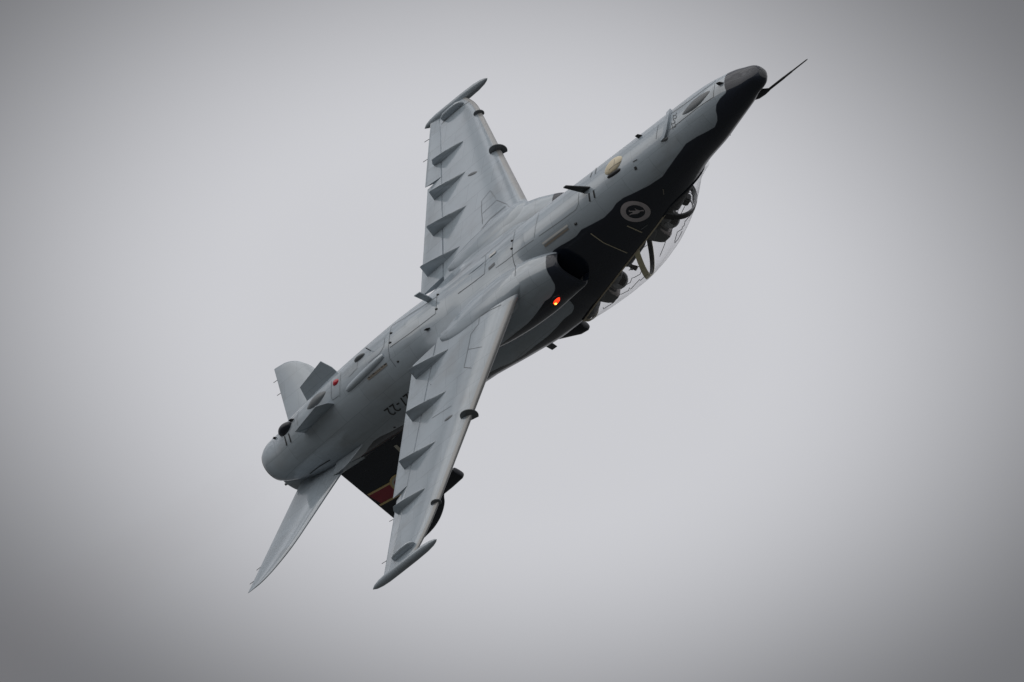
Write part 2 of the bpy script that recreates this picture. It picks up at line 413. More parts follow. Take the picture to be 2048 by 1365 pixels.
def section(X):
    w, zm, zb, zt, nl, nu = [float(v) for v in body(X)]
    zo = zm if X > -4.5 else (zm + (-0.1 - zm) * min(1, (-4.5 - X) / 0.4) if X > -8.0 else -0.1 + (zm + 0.1) * min(1, (-8.0 - X) / 0.8))
    zo = min(max(zo, zb + 0.05), zt - 0.05)
    yl, zl = quarter(w, zm - zb, nl); yu, zu = quarter(w, zt - zm, nu)
    py = np.concatenate([yl[::-1], yu[1:]]); pz = np.concatenate([(zm - zl)[::-1], (zm + zu)[1:]])
    th = np.arctan2(pz - zo, py); rr = np.hypot(py, pz - zo)
    # sill edge angle
    if OPEN1 <= X <= OPEN0:
        yb = float(open_half(X)); ze = side_z(X, yb); te = math.atan2(ze - zo, max(yb, 1e-4))
    else:
        yb0 = .30 if X < OPEN1 else 0.0
        if X < OPEN1:
            ze = side_z(X, min(yb0, w * .6)); te = math.atan2(ze - zo, min(yb0, w * .6))
        else: te = PI / 2 * 0.985
    te = min(te, PI / 2 * 0.985)
    q = np.concatenate([np.linspace(-PI / 2, te, NL_, endpoint=False), np.linspace(te, PI / 2, NU_)])
    r = np.interp(q, th, rr)
    if STUB[-1, 0] < X < STUB[0, 0]:
        hw, lo, hi = [float(pchip(X, STUB[:, 0], STUB[:, k])) for k in (1, 2, 3)]
        lo = max(lo, -1); c = (lo + hi) / 2; hh = (hi - lo) / 2
        if lo < zo < hi:
            a = np.linspace(-PI / 2, PI / 2, 721); n = 2.3
            sy = hw * np.abs(np.cos(a)) ** (2 / n); sz = c + hh * np.sign(np.sin(a)) * np.abs(np.sin(a)) ** (2 / n)
            sr = np.interp(q, np.arctan2(sz - zo, sy), np.hypot(sy, sz - zo))
            fade = min(1, (STUB[0, 0] - X) / .25, (X - STUB[-1, 0]) / .25)
            r = r + (smax(r, sr, 0.10) - 0.02 - r) * fade * (np.abs(q) < PI / 2 * .97)
    return np.stack([np.full_like(r, X), r * np.cos(q), zo + r * np.sin(q)], 1)
secs = []
for X in XS:
    s_ = section(X)
    other = s_[1:-1][::-1] * np.array([1, -1, 1])
    secs.append(np.vstack([s_, other]))
FS = np.array(secs); nr, ncl = FS.shape[:2]
FF = []
for i in range(nr - 1):
    xm = (XS[i] + XS[i + 1]) / 2
    for j in range(ncl):
        jj = min(j, (ncl - j - 1))
        if OPEN1 < xm < OPEN0 and jj >= NL_: continue      # the cockpit opening
        k = (j + 1) % ncl
        FF.append((i * ncl + j, (i + 1) * ncl + j, (i + 1) * ncl + k, i * ncl + k))
FV = FS.reshape(-1, 3)
bvh_f = BVHTree.FromPolygons([tuple(v) for v in FV], FF)
def cast(px, bvh):
    o, d = ray(px); d = d / np.linalg.norm(d)
    h = bvh.ray_cast(Vector(o), Vector(d))
    return None if h[0] is None else (np.array(h[0]), np.array(h[1]))
def cast_near(px, bvh):
    h = cast(px, bvh)
    if h is None:
        q = bvh.find_nearest(Vector(ony(px, 0.0))); h = (np.array(q[0]), np.array(q[1]))
    return h
# --- border between the grey belly and the black upper scheme, read off the photo and cast onto the skin
c1 = lambda x, y: (1240 + x / 4.876, 80 + y / 4.876)
c2 = lambda x, y: (1000 + x / 4.876, 300 + y / 4.876)
c3 = lambda x, y: (980 + x / 4.876, 480 + y / 4.876)
c5 = lambda x, y: (700 + x / 4.876, 560 + y / 4.876)
c6 = lambda x, y: (480 + x / 4.876, 680 + y / 4.876)
c7 = lambda x, y: (480 + x / 4.267, 900 + y / 4.267)
cA = lambda x, y: (640 + x / 6.203, 860 + y / 6.203)
cB = lambda x, y: (900 + x / 6.203, 380 + y / 6.203)
border = [c1(*p) for p in [(1040,470),(1025,515),(965,575),(935,630),(930,690),(943,740),(945,790),(920,850),(850,890),(750,940),(640,1010),(590,1080),(530,1160),(460,1260)]]
border += [c2(*p) for p in [(1580,260),(1450,345),(1300,420),(1200,465),(1130,520),(1090,580),(1010,660),(880,730),(790,775),(740,840),(680,880),(590,930),(520,975),(497,1010)]]
BX, BZ = [], []
for p in border:
    h = cast(p, bvh_f)
    if h is not None and h[0][1] > 0: BX.append(h[0][0]); BZ.append(h[0][2])
x_last = BX[-1]
BX += [x_last - .05, x_last - .4]; BZ += [BZ[-1] + .02, BZ[-1] + .05]
patch = [c3(*p) for p in [(780,600),(812,640),(815,670),(795,712),(720,770),(640,860),(560,940),(440,1030),(330,1120),(200,1200),(100,1240),(0,1290)]]
PXX, PZZ = [], []
for p in patch:
    h = cast(p, bvh_f)
    if h is not None: PXX.append(h[0][0]); PZZ.append(h[0][2])
print('border X', [round(v, 2) for v in BX], 'Z', [round(v, 2) for v in BZ])
print('patch', [round(v, 2) for v in PXX], [round(v, 2) for v in PZZ])
rear = [cA(*p) for p in [(880,20),(740,85),(660,140),(600,215),(560,280),(500,335)]]
RX, RZ = [], []
for p in rear:
    h = cast(p, bvh_f)
    if h is not None: RX.append(h[0][0]); RZ.append(h[0][2])
print('rear', [round(v, 2) for v in RX], [round(v, 2) for v in RZ])
BX += PXX + RX; BZ += PZZ + RZ
BX += [-11.0, -11.6]; BZ += [1.4, 1.6]
order = np.argsort(-np.array(BX)); BXs = np.array(BX)[order]; BZs = np.array(BZ)[order]
def black_sd(V):
    X, Z = V[:, 0], V[:, 2]
    zb = np.interp(-X, -BXs, BZs)
    d = sdist(BXs, BZs, X, Z) * np.where(Z > zb, 1, -1)
    cap = X - (-0.36 - 0.05 * np.clip((-Z - .1) / .3, 0, 1))
    return np.maximum(d, cap)
fus = mesh_obj('fuselage', FV, FF, SKIN, jet, True, 40, {'black': black_sd(FV), 'tape': np.zeros(len(FV))})
# nose sensor window closes the front of the fuselage
win_ring = FS[0]
loft('sensor_window', [win_ring + np.array([0.0005, 0, 0]), (win_ring - win_ring.mean(0)) * .55 + win_ring.mean(0) + np.array([.014, 0, 0]), (win_ring - win_ring.mean(0)) * .1 + win_ring.mean(0) + np.array([.018, 0, 0])], M_WINDOW, fus, cap0=False)

# --- tail boom above the jet pipe and the jet pipe itself
def ell(X, w, lo, hi, n=2.0, k=40, yc=0.0):
    a = np.linspace(0, 2 * PI, k, endpoint=False); c = (lo + hi) / 2; h = (hi - lo) / 2
    return np.stack([np.full(k, X), yc + w * np.sign(np.cos(a)) * np.abs(np.cos(a)) ** (2 / n), c + h * np.sign(np.sin(a)) * np.abs(np.sin(a)) ** (2 / n)], 1)
BOOM = np.array([(-8.6, .28, .1, .86), (-9.4, .27, .1, .83), (-10.2, .23, .1, .80), (-10.8, .185, .12, .77), (-11.2, .155, .14, .70), (-11.5, .13, .15, .62), (-11.66, .11, .16, .575), (-11.71, .085, .19, .54)])
bs = [ell(X, *[float(pchip(X, BOOM[:, 0], BOOM[:, k])) for k in (1, 2, 3)], n=2.6) for X in np.linspace(-8.6, -11.71, 60)]
bsv = np.array(bs).reshape(-1, 3)
boom = loft('tail_boom', bs, SKIN, jet, attrs={'black': np.maximum(black_sd(bsv), -0.05), 'tape': np.zeros(len(bsv))})
pipe = []
for X, r in [(-11.541, .279), (-11.56, .27), (-11.55, .255), (-11.3, .26), (-10.9, .24), (-10.6, .10)]:
    a = np.linspace(0, 2 * PI, 48, endpoint=False)
    pipe.append(np.stack([np.full(48, X), r * np.cos(a), -.05 + r * np.sin(a)], 1))
loft('jet_pipe', pipe, M_STEEL, jet, cap0=False)

# --- engine intakes
INT = np.array([  # X, inner, outer, z low, z high
    (-4.555, .36, .785, -.20, .425), (-4.57, .35, .803, -.218, .437), (-4.62, .34, .825, -.25, .447), (-4.8, .32, .865, -.325, .46), (-5.0, .30, .91, -.395, .475),
    (-5.3, .28, .955, -.455, .48), (-5.7, .26, .975, -.485, .465), (-6.2, .25, .94, -.47, .43), (-6.8, .22, .82, -.42, .37), (-7.3, .20, .68, -.34, .30), (-7.7, .2, .56, -.25, .22)])
def int_sec(X, sgn, shrink=0.0, k=64):
    i, o_, lo, hi = [float(pchip(X, INT[:, 0], INT[:, c])) for c in (1, 2, 3, 4)]
    i += shrink; o_ -= shrink; lo += shrink; hi -= shrink
    s_ = ell(X, (o_ - i) / 2, lo, hi, 2.9, k, (o_ + i) / 2)
    s2 = ell(X, (o_ - i) / 2, lo, hi + .012, 1.85, k, (o_ + i) / 2)
    wgt = np.clip((s_[:, 2] - (lo + hi) / 2) / ((hi - lo) * .25), 0, 1)[:, None] * np.clip((-4.6 - X) / .4, 0, 1)
    s_ = s_ * (1 - wgt) + s2 * wgt
    s_[:, 1] *= sgn
    return s_
int_border = [cB(*p) for p in [(1183,872),(1185,930),(1200,1010),(1240,1080)]] + [c3(*p) for p in [(590,370),(628,440),(632,490),(595,555),(530,600),(490,660),(440,730),(370,810),(250,905),(100,1020)]]
ixs = np.concatenate([[-4.555, -4.56, -4.57, -4.59, -4.62], np.linspace(-4.66, -7.7, 90)])
intakes = {}
for sgn in (1, -1):
    S_ = [int_sec(X, sgn, k=120) for X in ixs]
    V = np.array(S_).reshape(-1, 3)
    if sgn == 1:
        Fq = grid_faces(len(ixs), 120)
        bvh_i = BVHTree.FromPolygons([tuple(v) for v in V], Fq)
        IBX, IBA = [], []
        for p in int_border:
            h = cast(p, bvh_i)
            if h is None: continue
            q = h[0]; c = [float(pchip(q[0], INT[:, 0], INT[:, k])) for k in (1, 2, 3, 4)]
            IBX.append(q[0]); IBA.append(0.45 * math.atan2((q[2] - (c[2] + c[3]) / 2), (q[1] - (c[0] + c[1]) / 2)))
        print('intake border', [round(v, 2) for v in IBX], [round(v, 2) for v in IBA])
        IBX = [IBX[0]] + IBX + [-7.0, -7.7]; IBA = [-0.8] + IBA + [IBA[-1] + .05, IBA[-1] + .1]
    cen = np.stack([pchip(V[:, 0], INT[:, 0], (INT[:, 1] + INT[:, 2]) / 2), pchip(V[:, 0], INT[:, 0], (INT[:, 3] + INT[:, 4]) / 2)], 1)
    A = 0.45 * np.arctan2(V[:, 2] - cen[:, 1], np.abs(V[:, 1]) - cen[:, 0])
    # black ahead of the wavy line: polygon test in (X, angle) space
    poly = list(zip(IBX, IBA)) + [(-7.7, .72), (-7.7, 2.0), (-4.0, 2.0), (-4.0, -.8)]
    def inside(X, Z):
        r = np.zeros(X.shape, bool); n = len(poly)
        for i in range(n):
            (x1, z1), (x2, z2) = poly[i], poly[(i + 1) % n]
            cnd = ((z1 > Z) != (z2 > Z)) & (X < (x2 - x1) * (Z - z1) / (z2 - z1 + 1e-12) + x1)
            r ^= cnd
        return r
    dd = sdist(np.array(IBX), np.array(IBA), V[:, 0], A) * np.where(inside(V[:, 0], A), 1, -1)
    o = loft('engine_intake', S_, SKIN, jet, cap0=False, cap1=False, attrs={'black': dd, 'tape': np.zeros(len(V))})
    lip = []
    for X, sh in ((-4.5555, 0.0), (-4.543, .008), (-4.538, .018), (-4.543, .030), (-4.57, .041), (-4.64, .046)):
        q = int_sec(-4.556, sgn, sh); q[:, 0] = X; lip.append(q)
    loft('intake_lip', lip, M_BLACK, o, cap0=False, cap1=False)
    duct = []
    for X, sh in ((-4.64, .046), (-4.8, .05), (-5.0, .07), (-5.6, .12), (-6.1, .2)):
        q = int_sec(min(X, -4.556) if X < -4.7 else -4.556, sgn, sh); q[:, 0] = X; duct.append(q)
    loft('intake_duct', duct, M_DUCT, o, cap0=False)
    intakes[sgn] = o

# --- wings
def le_x(y):
    x = -5.30 - (y - 1) * .545 
    t_ = np.clip((y - 4.0) / .55, 0, 1)
    return x - 0.13 * t_ ** 2.2
def te_x(y): return -7.81 - (y - 1) * .11
def chord_z(y): return -.355 + .036 * y
FLAP0, FLAP1, AIL1 = .68, 3.10, 4.655
def foil(u, tc_):   # half thickness, NACA 4-digit with closed edge
    return 5 * tc_ * (.2969 * np.sqrt(u) - .126 * u - .3516 * u ** 2 + .2843 * u ** 3 - .1036 * u ** 4)
def camber(u): return 0.010 * np.sin(PI * u) 
HINGE = 0.765
def wing_pt(y, u, side):   # side +1 upper, -1 lower ; body coords for y>0
    c = le_x(y) - te_x(y); tc_ = .112 - .005 * y
    return np.array([le_x(y) - u * c, y, chord_z(y) + c * (camber(u) + side * foil(u, tc_))])
us = (1 - np.cos(np.linspace(0, PI / 2, 30))) * HINGE
def wing_sec(y, umax):
    uu = us / HINGE * umax
    return np.array([wing_pt(y, u, 1) for u in uu[::-1]] + [wing_pt(y, u, -1) for u in uu[1:]])
ys = np.concatenate([np.linspace(.5, 4.0, 40), np.linspace(4.05, 4.66, 18)])
WSEC = []
for y in ys: WSEC.append(wing_sec(y, HINGE))
WSEC = np.array(WSEC); nw = WSEC.shape[1]
tape_u = np.concatenate([us[::-1], us[1:]])
def tape_val(V, u):
    c = le_x(V[1]) - te_x(V[1]); return 1.0 - (u * c) / 0.075 - max(0, 1.02 - V[1]) * 20
wings = {}
surf = {}
def ctrl(name, y0, y1, sgn, defl, parent, n=24):
    """flap or aileron: rounded nose at the hinge, deflected about it (positive = trailing edge down)"""
    S_ = []
    for y in np.linspace(y0, y1, n):
        c = le_x(y) - te_x(y); gap = 0.008 / c
        uu = np.linspace(1.0, HINGE + gap + .012, 12)
        up = [wing_pt(y, u, 1) for u in uu]; lo_ = [wing_pt(y, u, -1) for u in uu[::-1]]
        nose = wing_pt(y, HINGE + gap, 0); nose[2] = (up[-1][2] + lo_[0][2]) / 2
        up[0][2] += .002; lo_[-1][2] -= .002
        P = np.array(up + [nose + np.array([0, 0, .008]), nose - np.array([0, 0, .008])] + lo_)
        piv = nose; a = math.radians(defl)
        dx, dz = P[:, 0] - piv[0], P[:, 2] - piv[2]
        P[:, 0] = piv[0] + dx * math.cos(a) - dz * math.sin(a) * 0
        P[:, 2] = piv[2] + dz + dx * math.tan(a)
        P[:, 1] *= sgn
        S_.append(P)
    return loft(name, S_, SKIN, parent, angle=30)
for sgn in (1, -1):
    W = WSEC.copy(); W[:, :, 1] *= sgn
    V = W.reshape(-1, 3)
    tp = np.array([tape_val((0, abs(v[1])), tape_u[i % nw]) for i, v in enumerate(V)])
    o = loft('wing', W, SKIN, jet, attrs={'tape': np.clip(tp * 4, 0, 1), 'black': np.full(len(V), -1.0)}, angle=40)
    wings[sgn] = o
    ctrl('flap', FLAP0, FLAP1 - .004, sgn, 0.6, o)
    ctrl('aileron', FLAP1 + .004, AIL1, sgn, 8.5 if sgn < 0 else -9.5, o)

# surfaces that markings and seams are cast onto
def gather(objs):
    V, F = [], []
    for o in objs:
        n = len(V); V += [tuple(v.co) for v in o.data.vertices]; F += [tuple(i + n for i in p.vertices) for p in o.data.polygons]
    return BVHTree.FromPolygons(V, F)
kids = [c for w_ in wings.values() for c in w_.children]
bvh = gather([fus, boom, intakes[1], intakes[-1], wings[1], wings[-1]] + kids)

# --- main wheel bay blisters where the wing meets the belly
for sgn in (1, -1):
    S_ = []
    for X, hw, lo, hi in [(-5.10, .10, -.38, -.32), (-5.2, .18, -.44, -.25), (-5.3, .25, -.478, -.2), (-5.5, .31, -.502, -.15), (-5.8, .335, -.508, -.12), (-6.1, .33, -.505, -.12), (-6.4, .29, -.492, -.15), (-6.75, .20, -.468, -.2), (-7.0, .06, -.44, -.3)]:
        S_.append(ell(X, hw, lo, hi, 2.0, 40, .70))
    S_ = np.array(S_); xs_ = S_[:, 0, 0]; S2 = []
    for X in np.linspace(-5.10, -7.0, 48):
        S2.append(np.stack([np.full(40, X), pchip(np.full(1, X), xs_, S_[:, 0, 1])[0] * 0 + np.array([float(pchip(X, xs_, S_[:, j, 1])) for j in range(40)]) * sgn, np.array([float(pchip(X, xs_, S_[:, j, 2])) for j in range(40)])], 1))
    n_ = 48 * 40
    loft('wheel_bay_blister', S2, SKIN, fus, attrs={'black': np.full(n_, -1.0), 'tape': np.zeros(n_)}, angle=80)

# --- flap track fairings: thin blades hung under the wing
def lower_z(X, y):
    c = le_x(y) - te_x(y); u = np.clip((le_x(y) - X) / c, 0, 1)
    return float(wing_pt(y, u, -1)[2])
def fairing(y, x0, length, depth, curved, sgn):
    """blade with apex at x0, keel deepening to the rear, raked tail"""
    S_ = []
    nst = 22
    for i in range(nst):
        t_ = i / (nst - 1); X = x0 - length * t_
        d = depth * ((t_ / .9) ** (0.92 if not curved else .62) if t_ < .9 else 1 - (t_ - .9) / .1 * (.95 if not curved else .5))
        wd = .005 + .042 * math.sin(PI * min(1, t_ * 1.05) ** .8) ** .8 if t_ < .95 else .012
        top = lower_z(X, y) + .03
        sec = []
        for a, s_ in ((0, 1), (.45, .92), (.8, .62), (1.0, .12), (1.0, -.12), (.8, -.62), (.45, -.92), (0, -1)):
            sec.append((X, sgn * (y + s_ * wd * (1 - .55 * a)), top - .03 - d * a if a else top))
        S_.append(sec)
    return loft('flap_track_fairing', S_, SKIN, wings[sgn], angle=50)
for sgn in (1, -1):
    for y, x0, ln, dp, cv in ((1.03, -6.80, .86, .215, False), (1.86, -6.78, .88, .205, False), (2.70, -6.97, .82, .17, False), (3.48, -7.18, .72, .13, True)):
        fairing(y, x0, ln, dp, cv, sgn)

# --- leading-edge fences
def fence(y, fwd, dn, back, sgn):
    xl = float(le_x(y)); zc = float(chord_z(y)); P = []
    xb = xl - back; zb_ = lower_z(xb, y)
    for a in np.linspace(0, 1, 15):           # rounded front outline from underside tail to upper side
        ph = -PI * .98 + a * PI * 1.28
        P.append((xl - .04 + (fwd + .04) * math.cos(ph * .5) if False else xl - .05 + (fwd + .05 if math.cos(ph) > 0 else back - .05) * math.cos(ph), sgn * y, zc - .015 + dn * math.sin(ph)))
    P.append((xl - .16, sgn * y, zc + .05)); P.append((xl - .1, sgn * y, zc)); P.append((xb, sgn * y, zb_ + .03))
    return prism('wing_fence', P, .012, M_MID, wings[sgn])
for sgn in (1, -1):
    fence(2.655, .105, .135, .19, sgn); fence(3.90, .045, .075, .14, sgn)

# --- wingtip launch rails with the inboard adapter
for sgn in (1, -1):
    yr, zr = 4.62, -.185
    prof = [(-6.88, .004), (-6.92, .026), (-7.0, .046), (-7.15, .062), (-7.4, .068), (-7.8, .068), (-8.05, .066), (-8.2, .056), (-8.32, .036), (-8.39, .006)]
    S_ = [[(X, sgn * yr + r * .92 * math.cos(q), zr + r * 1.1 * math.sin(q)) for q in np.linspace(0, 2 * PI, 20, endpoint=False)] for X, r in prof]
    rail = loft('tip_rail', S_, SKIN, wings[sgn], attrs={'tape': np.zeros(200), 'black': np.full(200, -1.0)})
    S_ = []
    for X, w_, d in [(-7.36, .006, .035), (-7.39, .026, .075), (-7.46, .034, .092), (-7.60, .036, .098), (-7.78, .034, .095), (-7.85, .026, .075), (-7.88, .006, .03)]:
        zt_ = lower_z(X, 4.40) + .03
        S_.append([(X, sgn * (4.41 + w_ * c), zt_ - .03 - d * a if a else zt_) for c, a in ((1, 0), (1, .55), (.8, .85), (.4, 1), (-.4, 1), (-.8, .85), (-1, .55), (-1, 0))])
    loft('rail_adapter', S_, SKIN, wings[sgn], angle=45)

# --- tailplanes
def tp_te_x(y): return -11.985 + .2257 * (2.22 - y)
def tp_z(y, X=None):
    X = tp_te_x(y) if X is None else X
    return .01 + .184 * (2.22 - y) + .05 * (X - tp_te_x(y))
tp_le = [(.10, -10.06), (.35, -10.20), (.73, -10.42), (.94, -10.56), (1.41, -10.86), (1.79, -11.12), (2.02, -11.36), (2.14, -11.53), (2.215, -11.70), (2.245, -11.85), (2.25, -11.95)]
tp_te = [(y, tp_te_x(y)) for y in (.1, 1.0, 2.25)]
tails = {}
for sgn in (1, -1):
    S_ = []
    for y in np.concatenate([np.linspace(.1, 1.8, 24), np.linspace(1.84, 2.249, 18)]):
        xl = float(pchip(y, [a for a, _ in tp_le], [b_ for _, b_ in tp_le])); xt = float(np.interp(y, [a for a, _ in tp_te], [b_ for _, b_ in tp_te])); c = xl - xt
        uu = (1 - np.cos(np.linspace(0, PI, 26))) / 2
        S_.append([(xl - u * c, sgn * y, tp_z(y, xl - u * c) + c * foil(u, .07) + .002) for u in uu[::-1]] + [(xl - u * c, sgn * y, tp_z(y, xl - u * c) - c * foil(u, .07) - .002) for u in uu[1:]])
    o = loft('tailplane', S_, SKIN, jet, angle=40); tails[sgn] = o
    for y in (1.75, 2.02):                       # static wicks
        xt = float(np.interp(y, [a for a, _ in tp_te], [b_ for _, b_ in tp_te]))
        tube('static_wick', [(xt + .01, sgn * y, tp_z(y)), (xt - .085, sgn * (y + .005), tp_z(y) - .004)], .0045, M_DARK, o, 6)
    # root strake ahead of the tailplane
    P = [(-9.66, sgn * .43, .30), (-9.80, sgn * .505, .30), (-9.95, sgn * .59, .30), (-10.11, sgn * .665, .30), (-10.25, sgn * .70, .30), (-10.40, sgn * .70, .302), (-10.52, sgn * .67, .305), (-10.45, sgn * .40, .305), (-10.0, sgn * .36, .30)]
    prism('root_strake', P, .022, SKIN, jet, .006)
    # ventral strakes
    P = [(-9.58, sgn * .29, -.40), (-10.42, sgn * .28, -.33), (-10.36, sgn * .445, -.575), (-9.70, sgn * .455, -.70), (-9.60, sgn * .36, -.56)]
    prism('ventral_strake', P, .014, SKIN, jet, .003)

# --- fin
fin_le = [(.70, -8.7), (.95, -9.02), (1.2, -9.28), (1.6, -9.66), (2.0, -10.04), (2.12, -10.20), (2.2, -10.345), (2.31, -10.475), (2.42, -10.665), (2.5, -10.865), (2.55, -11.065), (2.575, -11.28)]
fin_te = [(.70, -11.04), (.80, -11.06), (2.11, -11.31), (2.575, -11.40)]
S_ = []
for z in np.concatenate([np.linspace(.70, 2.2, 30), np.linspace(2.23, 2.575, 22)]):
    xl = float(pchip(z, [a for a, _ in fin_le], [b_ for _, b_ in fin_le])); xt = float(np.interp(z, [a for a, _ in fin_te], [b_ for _, b_ in fin_te])); c = xl - xt
    uu = (1 - np.cos(np.linspace(0, PI, 26))) / 2
    S_.append([(xl - u * c, c * foil(u, .075) + .002, z) for u in uu[::-1]] + [(xl - u * c, -c * foil(u, .075) - .002, z) for u in uu[1:]])
V = np.array(S_).reshape(-1, 3)
fin = loft('fin', S_, SKIN, jet, attrs={'black': np.full(len(V), .1), 'tape': np.zeros(len(V))}, angle=40)
bvh_fin = gather([fin])
S_ = []
for X, w_, lo, hi in [(-9.79, .035, 1.97, 2.12), (-9.80, .05, 1.945, 2.145), (-9.84, .058, 1.93, 2.16), (-10.1, .06, 1.93, 2.175), (-10.5, .055, 1.95, 2.18), (-10.9, .02, 2.0, 2.15)]:
    S_.append(ell(X, w_, lo, hi, 3.2, 24))
loft('warning_receiver_fairing', S_, M_BLACK, fin)
# --- fin art cast onto the port and starboard sides: maroon band with gold edges and a ring
def fin_patch(name, poly, mat, off=.004):
    for sgn in (1, -1):
        tri = tessellate_polygon([[Vector((x, z, 0)) for x, z in poly]])
        P = []
        for x, z in poly:
            h = bvh_fin.ray_cast(Vector((x, sgn * 1.0, z)), Vector((0, -sgn, 0)))
            P.append((x, (h[0].y if h[0] else sgn * .02) + sgn * off, z))
        mesh_obj(name, P, tri, mat, fin, False)
def strip(x0, z0, x1, z1, w, n=8):
    a = [(x0 + (x1 - x0) * i / n, z0 + (z1 - z0) * i / n) for i in range(n + 1)]
    return [(x, z + w / 2) for x, z in a] + [(x, z - w / 2) for x, z in a[::-1]]
def fin_strip(name, x0, z0, x1, z1, w, mat, off):
    nx, nz = 16, 4
    for sgn in (1, -1):
        P = []
        for i in range(nx + 1):
            for j in range(nz + 1):
                x = x0 + (x1 - x0) * i / nx; z = z0 + (z1 - z0) * i / nx + w * (j / nz - .5)
                h = bvh_fin.ray_cast(Vector((x, sgn * 1.0, z)), Vector((0, -sgn, 0)))
                P.append((x, (h[0].y if h[0] else sgn * .004) + sgn * off, z))
        mesh_obj(name, P, grid_faces(nx + 1, nz + 1, False), mat, fin, False)
fin_strip('maroon_band', -11.14, 1.50, -9.75, 1.66, .24, M_MAROON, .004)
fin_strip('gold_stripe', -11.13, 1.365, -9.65, 1.53, .038, M_GOLD, .0065)
fin_strip('gold_stripe', -11.19, 1.635, -9.8, 1.79, .038, M_GOLD, .0065)
ringo = [(-10.495 + .235 * math.cos(a), 1.58 + .235 * math.sin(a)) for a in np.linspace(0, 2 * PI, 36, endpoint=False)]
fin_patch('gold_ring', ringo, M_GOLD, .009)
ringi = [(-10.495 + .20 * math.cos(a), 1.58 + .20 * math.sin(a)) for a in np.linspace(0, 2 * PI, 36, endpoint=False)]
fin_patch('ivory_ring', ringi, M_IVORY, .011)
ringm = [(-10.495 + .165 * math.cos(a), 1.58 + .165 * math.sin(a)) for a in np.linspace(0, 2 * PI, 36, endpoint=False)]
fin_patch('maroon_disc', ringm, M_MAROON, .013)
fin_patch('ivory_mark', [(-9.88, .94), (-9.93, 1.10), (-9.99, 1.09), (-9.94, .93)], M_IVORY, .006)
for z in (1.99, 2.3):
    tube('static_wick', [(float(np.interp(z, [.8, 2.11], [-11.06, -11.31])) + .01, 0, z), (float(np.interp(z, [.8, 2.11], [-11.06, -11.31])) - .1, 0, z - .02)], .0045, M_DARK, fin, 6)
for sgn in (1, -1):
    for y in (4.2, 3.75)[:2 if sgn < 0 else 1]:
        z = chord_z(y) + (-.045 if sgn < 0 else .04)
        tube('static_wick', [(te_x(y) + .01, sgn * y, z), (te_x(y) - .09, sgn * y, z - .01)], .0045, M_DARK, wings[sgn], 6)

# ------------------------------------------------------------------ cockpit
OX = np.linspace(OPEN0, OPEN1, 76)
edge = [(float(X), float(open_half(X)), side_z(float(X), float(open_half(X)))) for X in OX]
# tub
tub = []
for X, yb, z in edge:
    yb2 = max(yb - .012, .002); fl = max(-.34 if X > -3.7 else -.12, z - .9)
    if X > -2.35: fl = z - .25 - .6 * max(0, (-2.0 - X))
    tub.append([(X, yb2, z - .004), (X, yb2 * .96, z - .1), (X, yb2 * .9, (z + fl) / 2), (X, yb2 * .8, fl), (X, -yb2 * .8, fl), (X, -yb2 * .9, (z + fl) / 2), (X, -yb2 * .96, z - .1), (X, -yb2, z - .004)])
loft('cockpit_tub', tub, M_DARK, fus, wrap=False, cap0=True, cap1=True)
# canopy top line from the measured silhouette
CS = [(-1.93, .475), (-2.16, .586), (-2.40, .711), (-2.70, .851), (-3.01, .969), (-3.45, 1.102), (-3.88, 1.189), (-4.27, 1.239), (-4.73, 1.249), (-5.18, 1.228), (-5.56, 1.191), (-5.62, 1.185)]
def can_top(X):
    yb = float(open_half(X)); zs = side_z(X, yb)
    e = float(np.interp(-X, [-a for a, _ in CS], [b_ for _, b_ in CS])) - E1[1] * zs
    return zs + solve_h(max(yb, .02), 2.15, max(e, .03))
ctop = np.array([can_top(float(X)) for X in OX])
for _ in range(4): ctop[1:-1] = (ctop[:-2] + 2 * ctop[1:-1] + ctop[2:]) / 4
def can_sec(X, inset=0.0, k=41):
    yb = float(open_half(X)); zs = side_z(X, yb); zt_ = float(np.interp(-X, -OX, ctop))
    a = np.linspace(0, PI, k); n = 2.15
    y = (yb - inset) * np.sign(np.cos(a)) * np.abs(np.cos(a)) ** (2 / n); z = zs + (zt_ - zs - inset) * np.abs(np.sin(a)) ** (2 / n)
    return np.stack([np.full(k, X), y, z], 1)
def lean_sec(Xs, lean, inset=0.0, k=41):
    """canopy section on a plane that leans along X with height"""
    out = []
    z0 = side_z(Xs, float(open_half(Xs)))
    for i in range(k):
        X = Xs
        for _ in range(6):
            p = can_sec(X, inset, k)[i]; X = Xs + lean * (p[2] - z0)
        p[0] = X; out.append(p)
    return np.array(out)
wx = np.linspace(-1.945, -2.9, 30); cx = np.linspace(-2.9, -5.44, 60)
# windscreen, then the one-piece canopy: split on the front arch plane
def glass(name, f0, f1, n, parent):
    A, B = f0, f1
    S_ = []
    for i in range(n):
        t_ = i / (n - 1); sec = []
        for j in range(41):
            X = A[j][0] + (B[j][0] - A[j][0]) * t_
            sec.append(can_sec(float(X))[j])
        S_.append(sec)
    return loft(name, S_, M_GLASS, parent, wrap=False, cap0=False, cap1=False, angle=80)
arch_front = lean_sec(-2.90, .42); first = can_sec(-1.945); last = can_sec(-5.60)
screen = glass('windscreen', first, arch_front, 24, jet)
canopy = glass('canopy', arch_front, last, 44, jet)
def arch(name, Xs, lean, w, inset0, inset1, mat, parent):
    a0, a1 = lean_sec(Xs + w / 2, lean, inset0), lean_sec(Xs - w / 2, lean, inset0)
    b0, b1 = lean_sec(Xs + w / 2, lean, inset1), lean_sec(Xs - w / 2, lean, inset1)
    S_ = [[a0[j], a1[j], b1[j], b0[j]] for j in range(41)]
    return loft(name, S_, mat, parent, angle=40)
arch('windscreen_arch', -2.90, .42, .095, -.006, .012, M_DARK, screen)
